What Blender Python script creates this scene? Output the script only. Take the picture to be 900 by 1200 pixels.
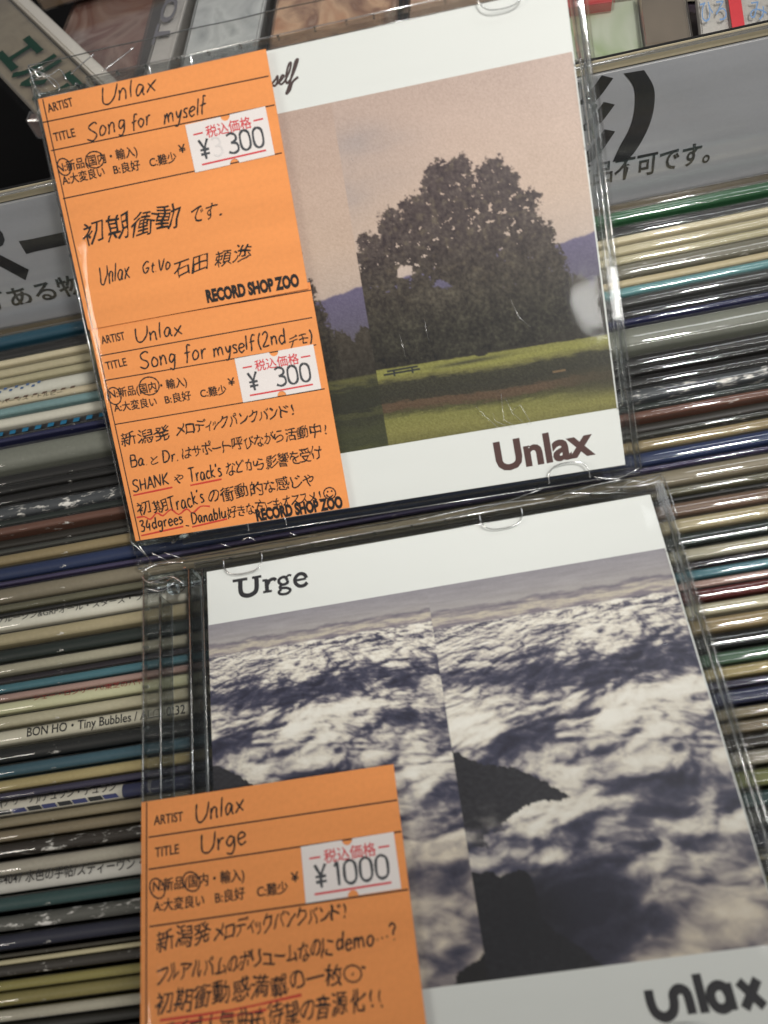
import bpy, bmesh, math, random
import numpy as np
from mathutils import Vector, Matrix

for o in list(bpy.data.objects): bpy.data.objects.remove(o)
scene = bpy.context.scene
C = scene.collection
MM = 0.001
random.seed(7)

# ---------------------------------------------------------------- camera
cam_d = bpy.data.cameras.new('camera'); cam = bpy.data.objects.new('camera', cam_d); C.objects.link(cam)
rx = Vector((0.9813707, -0.12460737, -0.14623455)); dn = Vector((-0.1745652, -0.89621869, -0.40782234)); fw = Vector((-0.08024047, 0.42575236, -0.90127487))
M = Matrix((rx, -dn, -fw)).transposed().to_4x4()
M.translation = Vector((68.366, -84.655, 206.111))*MM
cam.matrix_world = M
cam_d.sensor_fit = 'HORIZONTAL'; cam_d.sensor_width = 36; cam_d.lens = 36*934/900
cam_d.clip_start = .01; cam_d.clip_end = 20
cam_d.dof.use_dof = True; cam_d.dof.focus_distance = .240; cam_d.dof.aperture_fstop = 13.5
scene.camera = cam

# ---------------------------------------------------------------- light: indoor shop, ceiling panels, plus one added spot
world = bpy.data.worlds.new('World'); scene.world = world; world.use_nodes = True
bg = world.node_tree.nodes['Background']; bg.inputs[0].default_value = (.98, .99, 1, 1); bg.inputs[1].default_value = .13
def area(name, loc, target, sx, sy, power, col):
    l = bpy.data.lights.new(name, 'AREA'); l.shape = 'RECTANGLE'; l.size = sx*MM; l.size_y = sy*MM; l.energy = power; l.color = col
    o = bpy.data.objects.new(name, l); C.objects.link(o)
    o.location = Vector(loc)*MM
    d = (Vector(target)-Vector(loc)).normalized()
    z = -d; x = Vector((1, 0, 0)); x = (x-z*x.dot(z)).normalized(); y = z.cross(x)
    R = Matrix((x, y, z)).transposed().to_4x4(); R.translation = o.location; o.matrix_world = R
    return o
area('ceiling_panel_right', (950, -620, 1200), (60, 40, 0), 1240, 110, 8.5, (1, .985, .95))
area('ceiling_panel_left', (-1250, -420, 1250), (60, 40, 0), 700, 200, 8, (1, .93, .84))
area('ceiling_panel_back', (1150, 700, 1500), (60, 60, 0), 1200, 200, 5, (.95, .98, 1))
sp = bpy.data.lights.new('shadow_edge_spot', 'SPOT'); sp.energy = 53; sp.spot_size = math.radians(14.6); sp.spot_blend = .8; sp.shadow_soft_size = .05; sp.color = (1, .985, .96)  # added lamp: its soft cone edge stands in for the phone's shadow
so = bpy.data.objects.new('shadow_edge_spot', sp); C.objects.link(so); so.location = (.55, -.15, 1.25)
so.rotation_euler = (Vector((.08, .075, .02))-so.location).to_track_quat('-Z', 'Y').to_euler()
vs = scene.view_settings; vs.view_transform = 'Standard'; vs.look = 'None'; vs.exposure = 0; vs.gamma = 1
scene.render.engine = 'CYCLES'
cy = scene.cycles
cy.use_denoising = True; cy.max_bounces = 10; cy.transparent_max_bounces = 40; cy.transmission_bounces = 8; cy.glossy_bounces = 4; cy.diffuse_bounces = 3
cy.caustics_reflective = False; cy.caustics_refractive = False; cy.sample_clamp_indirect = 4

# ---------------------------------------------------------------- printed pictures
def _lat(seed, n=256):
    r = np.random.RandomState(seed)
    a = r.rand(n, n)*2*np.pi
    return np.cos(a), np.sin(a)
_LC = {}
def perlin(x, y, seed=0):
    if seed not in _LC: _LC[seed] = _lat(seed)
    gx, gy = _LC[seed]
    xi = np.floor(x).astype(int); yi = np.floor(y).astype(int)
    fx = x-xi; fy = y-yi
    u = fx*fx*fx*(fx*(fx*6-15)+10); v = fy*fy*fy*(fy*(fy*6-15)+10)
    def g(i, j): return gx[(xi+i) & 255, (yi+j) & 255]*(fx-i)+gy[(xi+i) & 255, (yi+j) & 255]*(fy-j)
    a = g(0, 0)*(1-u)+g(1, 0)*u; b = g(0, 1)*(1-u)+g(1, 1)*u
    return (a*(1-v)+b*v)*1.5
def fbm(x, y, octv=5, seed=0, gain=.5):
    s = 0; a = 1; t = 0
    for i in range(octv):
        s = s+a*perlin(x, y, seed+i); t += a; a *= gain; x = x*2.03+7.1; y = y*2.03+3.7
    return s/t
def billow(x, y, octv=5, seed=0, gain=.5):
    s = 0; a = 1; t = 0
    for i in range(octv):
        s = s+a*np.abs(perlin(x, y, seed+i)); t += a; a *= gain; x = x*2.03+7.1; y = y*2.03+3.7
    return s/t
def puffs(x, y, octv=4, seed=0, gain=.5):
    s = 0; a = 1; t = 0
    for o in range(octv):
        if seed+o not in _LC: _LC[seed+o] = _lat(seed+o)
        gx, gy = _LC[seed+o]
        xi = np.floor(x).astype(int); yi = np.floor(y).astype(int); h = np.zeros(x.shape)
        for i in (-1, 0, 1):
            for j in (-1, 0, 1):
                u, v = (xi+i) & 255, (yi+j) & 255
                d2 = (x-xi-i-.5-.45*gx[u, v])**2+(y-yi-j-.5-.45*gy[u, v])**2
                h = np.maximum(h, (.75+.25*gx[v, u])*np.sqrt(np.maximum(1.05-d2, 0)))
        s = s+a*h; t += a; a *= gain; x = x*2.1+3.3; y = y*2.1+1.7
    return s/t
def sst(e0, e1, x):
    t = np.clip((x-e0)/(e1-e0), 0, 1); return t*t*(3-2*t)
def mix(a, b, t): return a+(np.asarray(b, float)-a)*t[..., None]
def blob(x, y, cx, cy, rx, ry, rot=0):
    c, s = np.cos(np.radians(rot)), np.sin(np.radians(rot))
    dx, dy = x-cx, y-cy
    return np.exp(-(((dx*c+dy*s)/rx)**2+((-dx*s+dy*c)/ry)**2))
def inpoly(x, y, P):
    r = np.zeros(x.shape, bool); n = len(P)
    for i in range(n):
        x0, y0 = P[i]; x1, y1 = P[(i+1) % n]
        if y0 == y1: continue
        r ^= ((y0 > y) != (y1 > y)) & (x < (x1-x0)*(y-y0)/(y1-y0)+x0)
    return r
def lin(c):
    c = np.clip(c/255., 0, 1)
    return np.where(c <= .04045, c/12.92, ((c+.055)/1.055)**2.4)
def rampc(t, stops):
    ts = [s[0] for s in stops]
    return np.stack([np.interp(t, ts, [s[1][k] for s in stops]) for k in range(3)], -1)

def p_cloud(x, y, fine=1.):
    yh = 24.0
    D = np.maximum(y-yh, 0)
    sc = 1.25+D*.19
    px = (x-95)/(2.0+D*.165)*.42; py = np.log(1+D*.19/1.25)/.19*.74
    q1 = fbm(px*.8, py*.8, 4, 40); q2 = fbm(px*.8+9, py*.8+5, 4, 50)
    ax, az = px+q1*.30, py+q2*.26
    w1 = fbm(px*3, py*3, 3, 45)*.16; w2 = fbm(px*3+4, py*3, 3, 48)*.16
    def H(u, v): return .45*puffs(u*1.9+w1, v*2.3+w2, 5, 200, .52)+.45*billow(u, v, 5, 11, .45)+.35*fbm(u*.6, v*.6, 3, 90)
    h = H(ax, az); h2 = H(ax-.05, az-.10)
    rel = h-h2
    f2 = billow(ax*2.3+5, az*2.3, 4, 61, .5)-billow(ax*2.3+4.92, az*2.3-.14, 4, 61, .5)
    t = .82+rel*3.1+f2*.35+(h-.56)*1.15+.12*fbm(px*.5, py*.5, 3, 77)
    n = fbm(x*.11, y*.16, 4, 5)*4
    X = x+n; Y = y+n*.7
    dark = [(86, 43, 27, 3.6, 1, .62), (112, 41, 15, 4.5, -4, .55), (66, 40, 8, 2.2, 3, .5), (75, 36.5, 7, 1.5, 0, .35), (140, 42, 18, 4, 0, .5),
            (78, 55.5, 11, 4.5, -20, .75), (67, 60, 8, 2.6, -25, .6), (89, 60, 6, 1.6, 10, .3), (118, 58, 7, 2.2, 12, .35), (96, 65, 6, 2.0, 0, .4),
            (104, 74.5, 8.5, 6, 8, .8), (97, 79, 6, 4, -20, .7), (86, 80.5, 5, 3.2, -35, .6), (113, 73, 8, 2.6, 25, .5), (121, 76, 6, 2.2, 20, .45), (74, 79, 7, 1.6, 0, .4), (82, 77, 4, 1.6, 0, .3),
            (84, 93, 9, 9.5, -20, 1.15), (74, 88, 7, 6, 0, .8), (92, 97, 7, 6, 0, .45), (104, 92, 14, 4, 8, .16), (120, 87, 7, 3, 0, .25), (80, 101, 7, 5, 0, .8), (112, 84, 6, 1.8, 5, .25),
            (133, 60, 9, 5, 0, .5), (143, 82, 10, 7, 0, .5), (140, 105, 8, 6, 0, .4)]
    lite = [(95, 52, 18, 3, -3, .3), (112, 50.5, 10, 2.5, 0, .25), (63, 50, 8, 4, 0, .35), (104, 56, 10, 3, 20, .25), (100, 66, 13, 3, 15, .28), (84, 67, 6, 2, 0, .3), (120, 66, 9, 4, 0, .22),
            (75, 74, 7, 2.2, -5, .5), (68, 81.5, 10, 1.8, 0, .4), (99, 84, 6, 3, 0, .5), (112, 80.5, 9, 3, 0, .4), (97, 88, 8, 4, -30, .25), (115, 90, 12, 6, 0, .10), (64, 54, 6, 3, 0, .3),
            (105, 101, 20, 4, 0, .15), (120, 100, 10, 6, 0, .15), (128, 72, 10, 8, 0, .2)]
    for cx, cy, rx, ry, rt, a in dark: t = t-a*.92*blob(X, Y, cx, cy, rx, ry, rt)
    for cx, cy, rx, ry, rt, a in lite: t = t+a*.8*blob(X, Y, cx, cy, rx, ry, rt)
    soft = sst(78, 104, y)
    t = t*(1-soft*.35)+soft*.35*.62
    fl = .12+rel*.9+.02*n-.22*blob(X, Y, 82, 95, 9, 9)
    t = np.where(t < .5, fl+(.5-fl)*np.exp(-np.clip(.5-t, 0, 2)*3.6), t)
    t = np.where(t > .80, .80+.27*(1-np.exp(-(t-.80)/.27)), t)+.05*f2
    t = np.clip(t, 0, 1.05)
    c = rampc(t, [(0, (42, 42, 58)), (.22, (68, 68, 88)), (.42, (120, 115, 124)), (.6, (180, 173, 170)), (.8, (226, 218, 204)), (1.05, (250, 246, 236))])
    w = np.array([1.0, .955, .90]); c = c*(1-(soft*.55)[..., None]*(1-w*.93))
    # sky and the thin far bank
    sky = rampc((y-15.4)/9, [(0, (148, 144, 150)), (.5, (160, 155, 157)), (1, (178, 172, 166))])
    nn = fbm(x*.09, y*.9, 4, 21)
    sky = sky+(nn*14)[..., None]
    yb = 22.3+fbm(x*.12, x*0, 4, 33)*1.6-.0*x
    bank = sst(-.5, .5, y-yb)
    s2 = fbm(x*.16, y*1.4, 4, 35)
    bc = rampc(np.clip((y-yb)/4.2+s2*.5, 0, 1), [(0, (118, 112, 122)), (.3, (150, 142, 144)), (.6, (202, 192, 174)), (.8, (170, 160, 156)), (1, (132, 124, 132))])
    sky = sky*(1-bank[..., None])+bc*bank[..., None]
    yc = 26.6+fbm(x*.25, x*0+3, 3, 36)*.5
    k = sst(-.25, .35, y-yc)[..., None]
    c = sky*(1-k)+c*k
    # dark hills
    j = fbm(x*.9, y*.9, 4, 60)*.9; jx = fbm(x*.8, y*.8, 4, 63)*.9
    m1 = [(50, 54), (59, 56.9), (61, 57.9), (65, 60.6), (69, 61.6), (73.5, 63.0), (79.3, 66.8), (84.6, 70.9), (81, 71.2), (77, 70.6), (73, 71.6), (70, 73.2), (67.6, 74.4), (68.2, 76.0), (65.4, 75.6), (62.8, 76.4), (64.2, 79.0), (61, 78.2), (58, 79), (50, 79)]
    a1 = inpoly(x+jx*.9, y+j*.8, m1)
    m2 = [(48, 83), (59.3, 83.2), (61, 84.0), (63, 83.6), (65.3, 85.0), (68, 84.6), (70, 84.2), (72, 85.2), (72.5, 89), (72.6, 94), (75, 97.2), (79.6, 100.6), (83.8, 104.8), (84, 110), (44, 110)]
    a2 = inpoly(x+jx*.7, y+j*.6, m2)
    hill = np.array([36, 35, 40.])+ (fbm(x*.7, y*1.1, 4, 70)*16)[..., None]
    dist = np.clip((x-60)/22, 0, 1)[..., None]*10
    veil = np.clip(sst(67, 79, y-(x-60)*.12)*(.35+fbm(x*.16, y*.3, 4, 66)*1.6), 0, .75)[..., None]
    c = np.where(a1[..., None], (hill+8+dist*.6)*(1-veil)+c*veil, c)
    c = np.where(a2[..., None], hill*.9+2, c)
    c = mix(c, (30, 29, 34), np.clip(blob(x, y, 71, 93, 8, 8)*.85*(y > 84.5), 0, 1))
    return c

def art_cloud(x, y):
    c = p_cloud(x, y)
    l = p_cloud(71+x*1.25, 16.2+(y-16.2)*1.3)
    L = (x < 59.1)
    hillL = inpoly(x+fbm(x*.8, y*.8, 3, 81)*.8, y+fbm(x, y, 3, 82)*.7, [(51.3, 106), (52.5, 103), (55.9, 101.2), (59.3, 99.6), (60, 106)])
    l = np.where(hillL[..., None], np.array([30, 28, 29.]), l)
    c = np.where(L[..., None], l, c)
    c = c+(np.random.RandomState(3).rand(*x.shape)-.5)[..., None]*7
    return np.clip(c, 14, 252)

def p_tree(x, y):
    n1 = fbm(x*.035, y*.09, 4, 101)
    c = rampc((y-15)/46, [(0, (196, 172, 160)), (.35, (205, 180, 165)), (.7, (204, 180, 163)), (1, (196, 178, 166))])
    cl = blob(x, y, 66, 26, 12, 5, 12)*.8+blob(x, y, 60, 38, 9, 8, 0)*.7+blob(x, y, 72, 36, 10, 4, 0)*.3
    c = mix(c, (160, 150, 150), np.clip(cl*.55*(1+n1*1.2), 0, 1))
    c = c+(n1*7)[..., None]
    # far blue ridge
    yr = 59.2+1.1*np.sin((x-100)*.16)+fbm(x*.3, x*0, 3, 103)*.8+np.clip((112-x)*.03, 0, 1.5)
    k = sst(-.35, .35, y-yr)
    rc = rampc((y-59)/16, [(0, (106, 98, 128)), (.5, (98, 92, 114)), (1, (92, 88, 96))])
    c = c*(1-k[..., None])+rc*k[..., None]
    # tree line under the ridge
    yt = 70+fbm(x*.3, x*0+4, 4, 105)*7-5*blob(x, y*0, 62, 0, 7, 1)
    f = sst(-.4, .4, y-yt+fbm(x*1.2, y*1.2, 3, 106)*1.5)
    fc = rampc((y-66)/18, [(0, (74, 66, 56)), (.5, (58, 52, 44)), (1, (46, 42, 35))])+(fbm(x*.8, y*.7, 4, 107)*22)[..., None]
    c = c*(1-f[..., None])+fc*f[..., None]
    # the big tree
    lumps = [(62.5, 56, 3.6, 5), (62.8, 51.4, 2.8, 2.5), (61.5, 64, 5, 8), (69.3, 49, 3.4, 5.2), (68, 56.5, 5, 6), (76, 45.6, 4.4, 3.8), (75, 52, 6, 6), (83.4, 40, 4.6, 4.6), (84, 37.2, 3, 2.8),
             (89, 38.5, 3.6, 4), (82, 48, 8, 8), (97.6, 40.5, 4.3, 4), (99.8, 43.6, 3.8, 4.4), (94, 48, 8, 8), (103.5, 49, 4.4, 3.8), (105.4, 48.6, 2.6, 2.6), (101, 56, 7.5, 8), (107.5, 57.6, 2.8, 3),
             (107, 65, 5, 7), (109.5, 74, 4.5, 9), (88, 60, 17, 14), (72, 68, 12, 12), (92, 74, 20, 12), (66, 77, 9, 8), (80, 78, 20, 7)]
    j1 = fbm(x*.35, y*.35, 5, 111, .62); j2 = fbm(x*.35+8, y*.35, 5, 115, .62)
    d = np.full(x.shape, 9.)
    for cx, cy, rx, ry in lumps:
        q = np.sqrt(((x+j1*2.6-cx)/rx)**2+((y+j2*2.6-cy)/ry)**2)
        d = np.minimum(d, (q-1)*min(rx, ry))
    leaf = fbm(x*1.1, y*1.1, 4, 120, .65)
    edge = d+leaf*1.7
    gaps = fbm(x*.55, y*.55, 5, 125, .6)
    gz = np.clip(blob(x, y, 92, 48, 17, 9)+blob(x, y, 72, 60, 10, 8)+.6*blob(x, y, 100, 56, 10, 6), 0, 1)
    hv = np.where((y < 69) & (d > -8), gaps-(.47-.20*gz), -1.)
    h3 = np.maximum(sst(.45, .6, blob(x+j1*2, y+j2*2, 71, 60.3, 2.6, 2.2)), sst(.45, .6, blob(x+j1*2, y+j2*2, 80, 65.2, 3, 1.2)))
    tr = sst(.35, -.35, edge)*sst(.015, -.02, hv)*(1-h3)*(y < 84.2)
    a = fbm(x*.22, y*.2, 4, 130); b = fbm(x*.95, y*.85, 4, 134, .6)
    tc = rampc((y-36)/48, [(0, (78, 64, 64)), (.35, (72, 60, 58)), (.6, (62, 54, 47)), (.85, (48, 44, 36)), (1, (40, 37, 30))])
    tc = tc+(a*26+b*46)[..., None]*np.array([.98, 1.0, .80])
    tc = mix(tc, (118, 106, 84), np.clip(fbm(x*.5, y*.5, 4, 160)*1.3-.12, 0, .45)*sst(76, 60, y))
    tc = mix(tc, (112, 104, 88), np.clip(blob(x, y, 79, 68, 5, 3)*.35*(1+b), 0, 1))
    c = c*(1-tr[..., None])+tc*tr[..., None]
    # branches seen in the gaps
    # meadow
    g = fbm(x*.25, y*1.3, 4, 140); g2 = fbm(x*1.5, y*2.2, 3, 141)
    top = 84.2+(x-60)*.018+fbm(x*.4, x*0, 2, 142)*.25
    bands = rampc(np.clip((y-top)/20.6+g*.05+.02*np.sin(x*.12), 0, 1),
                  [(0, (132, 130, 70)), (.10, (142, 140, 74)), (.17, (112, 108, 62)), (.22, (56, 54, 40)), (.38, (50, 48, 38)), (.45, (56, 52, 40)), (.48, (92, 72, 54)), (.56, (88, 70, 52)), (.60, (74, 72, 44)), (.68, (126, 124, 68)), (.85, (132, 128, 72)), (1, (110, 106, 60))])
    bands = bands+(g2*20)[..., None]*np.array([1, 1, .7])
    bands = mix(bands, (62, 60, 44), np.clip(blob(x, y, 84, 86.1, 9, .5)*.9, 0, 1))
    rt = sst(98, 120, x)*sst(92, 94, y)*(1-sst(98, 102, y))
    bands = mix(bands, (64, 60, 44), rt*.8)
    k = sst(-.15, .15, y-top)[..., None]
    c = c*(1-k)+bands*k
    # trunk foot, picnic table, far board
    c = np.where((blob(x, y, 87.6, 84.4, 2.0, .9) > .45)[..., None], np.array([46, 42, 36.]), c)
    tb = ((np.abs(y-84.9) < .28) & (x > 62) & (x < 70.3)) | ((np.abs(y-85.7) < .2) & (x > 61) & (x < 70.9)) | ((np.abs(y-85.6) < .8) & ((np.abs(x-63.8) < .3) | (np.abs(x-68.8) < .3)))
    c = np.where(tb[..., None], np.array([44, 46, 46.]), c)
    bd = (np.abs(y-92.5) < .25) & (np.abs(x-107) < 1.8)
    c = np.where(bd[..., None], np.array([120, 98, 70.]), c)
    return c

def art_tree(x, y):
    c = p_tree(x, y)
    l = p_tree(x+64, y-3.2)*np.array([.98, .97, .96])
    gl = sst(84.6, 85.4, y)[..., None]
    gg = rampc(np.clip((y-85)/20+fbm(x*.2, y, 3, 150)*.12, 0, 1), [(0, (92, 90, 52)), (.08, (84, 82, 50)), (.16, (50, 50, 36)), (.45, (46, 46, 36)), (.5, (72, 72, 46)), (.58, (52, 52, 38)), (.75, (66, 68, 44)), (.9, (60, 62, 42)), (1, (74, 76, 44))])
    l = l*(1-gl)+gg*gl
    c = np.where((x < 59.1)[..., None], l, c)
    c = c*.985+(np.random.RandomState(4).rand(*x.shape)-.5)[..., None]*16
    return np.clip(c, 14, 250)

# lettering on the cards, in mm on the cover plane
TEXTS = [(1, 'ARTIST', -14.34, -4.22, -7.34, -3.88, 2.0, 'print'),
 (1, 'TITLE', -14.37, -11.46, -8.5, -11.33, 2.0, 'print'),
 (1, 'N:新品(国内・輸入)', -15.21, -19.18, 6.94, -18.93, 2.5, 'print'),
 (1, 'A:大変良い', -14.67, -22.42, -2.81, -22.27, 2.4, 'print'),
 (1, 'B:良好', -0.33, -22.38, 6.94, -22.48, 2.4, 'print'),
 (1, 'C:難少', 9.63, -22.45, 16.96, -22.39, 2.4, 'print'),
 (1, '¥', 18.01, -20.69, 19.79, -20.67, 2.4, 'print'),
 (1, 'RECORD SHOP ZOO', 17.65, -58.85, 43.13, -59.06, 2.9, 'heavy'),
 (2, 'ARTIST', -13.61, -64.61, -6.93, -64.5, 2.0, 'print'),
 (2, 'TITLE', -13.94, -71.55, -7.93, -71.38, 2.0, 'print'),
 (2, 'N:新品(国内・輸入)', -14.62, -79.28, 7.53, -79.41, 2.5, 'print'),
 (2, 'A:大変良い', -14.21, -83.08, -1.92, -83.32, 2.4, 'print'),
 (2, 'B:良好', 0.52, -83.29, 7.97, -83.26, 2.4, 'print'),
 (2, 'C:難少', 10.64, -83.28, 17.99, -83.4, 2.4, 'print'),
 (2, '¥', 18.89, -81.59, 20.75, -81.57, 2.4, 'print'),
 (2, 'RECORD SHOP ZOO', 19.41, -119.22, 44.11, -119.18, 2.9, 'heavy'),
 (3, 'ARTIST', -14.47, -63.7, -7.22, -63.67, 2.0, 'print'),
 (3, 'TITLE', -14.23, -70.86, -8.35, -70.8, 2.0, 'print'),
 (3, 'N:新品(国内・輸入)', -14.75, -78.14, 7.24, -78.44, 2.5, 'print'),
 (3, 'A:大変良い', -14.59, -82.38, -2.51, -82.51, 2.4, 'print'),
 (3, 'B:良好', 0.17, -82.41, 7.2, -82.21, 2.4, 'print'),
 (3, 'C:難少', 10.09, -82.36, 17.3, -82.26, 2.4, 'print'),
 (3, '¥', 18.32, -80.4, 20.01, -80.33, 2.4, 'print'),
 (1, '初期衝動', -12.75, -38.0, 15.18, -38.2, 5.4, 'jp'),
 (1, 'です.', 17.7, -38.02, 27.46, -37.71, 3.8, 'jp'),
 (1, '石田', 10.25, -50.98, 20.48, -50.0, 3.8, 'jp'),
 (1, '頼渉', 21.52, -49.81, 32.12, -49.87, 3.8, 'jp'),
 (2, '新潟発', -14.47, -92.32, 0.08, -92.43, 3.6, 'jp'),
 (2, 'メロディックパンクバンド!', 1.73, -92.35, 35.93, -91.97, 3.2, 'jp'),
 (2, 'と', -6.99, -99.01, -4.76, -98.84, 2.4, 'jp'),
 (2, 'はサポート呼びながら活動中!', 2.14, -98.9, 43.79, -98.59, 3.2, 'jp'),
 (2, 'や', -1.79, -105.35, 1.43, -105.24, 2.5, 'jp'),
 (2, 'などから影響を受け', 13.49, -105.14, 40.82, -104.83, 3.4, 'jp'),
 (2, '初期', -14.17, -112.36, -4.6, -112.06, 3.4, 'jp'),
 (2, 'の衝動的な感じや', 7.0, -112.09, 37.54, -111.63, 3.4, 'jp'),
 (2, '、', -1.2, -117.64, 0.37, -117.61, 2.0, 'jp'),
 (2, '好きな方にもオススメ!', 11.39, -117.26, 39.02, -116.09, 3.1, 'jp'),
 (2, 'デモ', 37.25, -73.95, 42.81, -73.75, 2.8, 'jp'),
 (3, '新潟発', -14.11, -90.09, -0.89, -89.85, 4.0, 'jp'),
 (3, 'メロディックパンクバンド!', -0.49, -89.76, 31.0, -88.99, 3.4, 'jp'),
 (3, 'フルアルバムのボリュームなのに', -13.97, -96.83, 26.82, -95.75, 3.6, 'jp'),
 (3, '初期衝動感満載の一枚', -14.3, -102.41, 28.53, -101.28, 3.8, 'jp'),
 (3, 'ライブ人気曲も待望の音源化!!', -12.77, -108.28, 36.84, -106.75, 3.9, 'jp'),
 (1, 'Unlax', 0.39, -5.31, 15.65, -4.4, 4.2, 'hand'),
 (1, 'Song', -5.67, -12.96, 5.57, -11.71, 4.0, 'hand'),
 (1, 'for', 6.71, -12.83, 12.43, -11.96, 3.6, 'hand'),
 (1, 'myself', 15.44, -13.0, 27.04, -12.14, 3.8, 'hand'),
 (1, 'Unlax', -10.5, -49.53, -1.74, -48.81, 4.6, 'hand'),
 (1, 'Gt.Vo', 1.65, -48.67, 9.79, -48.44, 3.0, 'hand'),
 (2, 'Unlax', -4.02, -65.94, 9.53, -65.78, 4.0, 'hand'),
 (2, 'Song', -4.51, -73.0, 6.23, -72.97, 4.4, 'hand'),
 (2, 'for', 8.24, -73.14, 14.72, -73.07, 4.4, 'hand'),
 (2, 'myself', 16.45, -73.21, 28.23, -73.06, 3.8, 'hand'),
 (2, '(2nd', 28.9, -73.17, 36.93, -72.9, 3.9, 'hand'),
 (2, ')', 43.08, -74.13, 43.94, -74.12, 3.4, 'hand'),
 (2, 'Ba.', -13.02, -98.93, -7.87, -98.87, 3.3, 'hand'),
 (2, 'Dr.', -3.65, -99.2, 1.19, -99.1, 3.3, 'hand'),
 (2, 'SHANK', -13.99, -105.73, -2.88, -105.35, 3.3, 'hand'),
 (2, "Track's", 2.69, -105.71, 12.37, -105.31, 3.8, 'hand'),
 (2, "Track's", -4.7, -112.94, 6.15, -111.78, 3.9, 'hand'),
 (2, '34dgrees', -14.19, -117.44, -1.24, -116.55, 3.2, 'hand'),
 (2, 'Danablu', 0.95, -117.43, 11.25, -117.05, 3.2, 'hand'),
 (3, 'Unlax', -4.01, -64.42, 8.42, -63.64, 4.2, 'hand'),
 (3, 'Urge', -2.78, -71.83, 8.46, -70.77, 4.3, 'hand'),
 (3, 'demo', 27.26, -95.27, 36.04, -95.16, 3.5, 'hand'),
 (3, '…?', 36.27, -95.19, 41.23, -94.38, 3.2, 'hand')]
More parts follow.
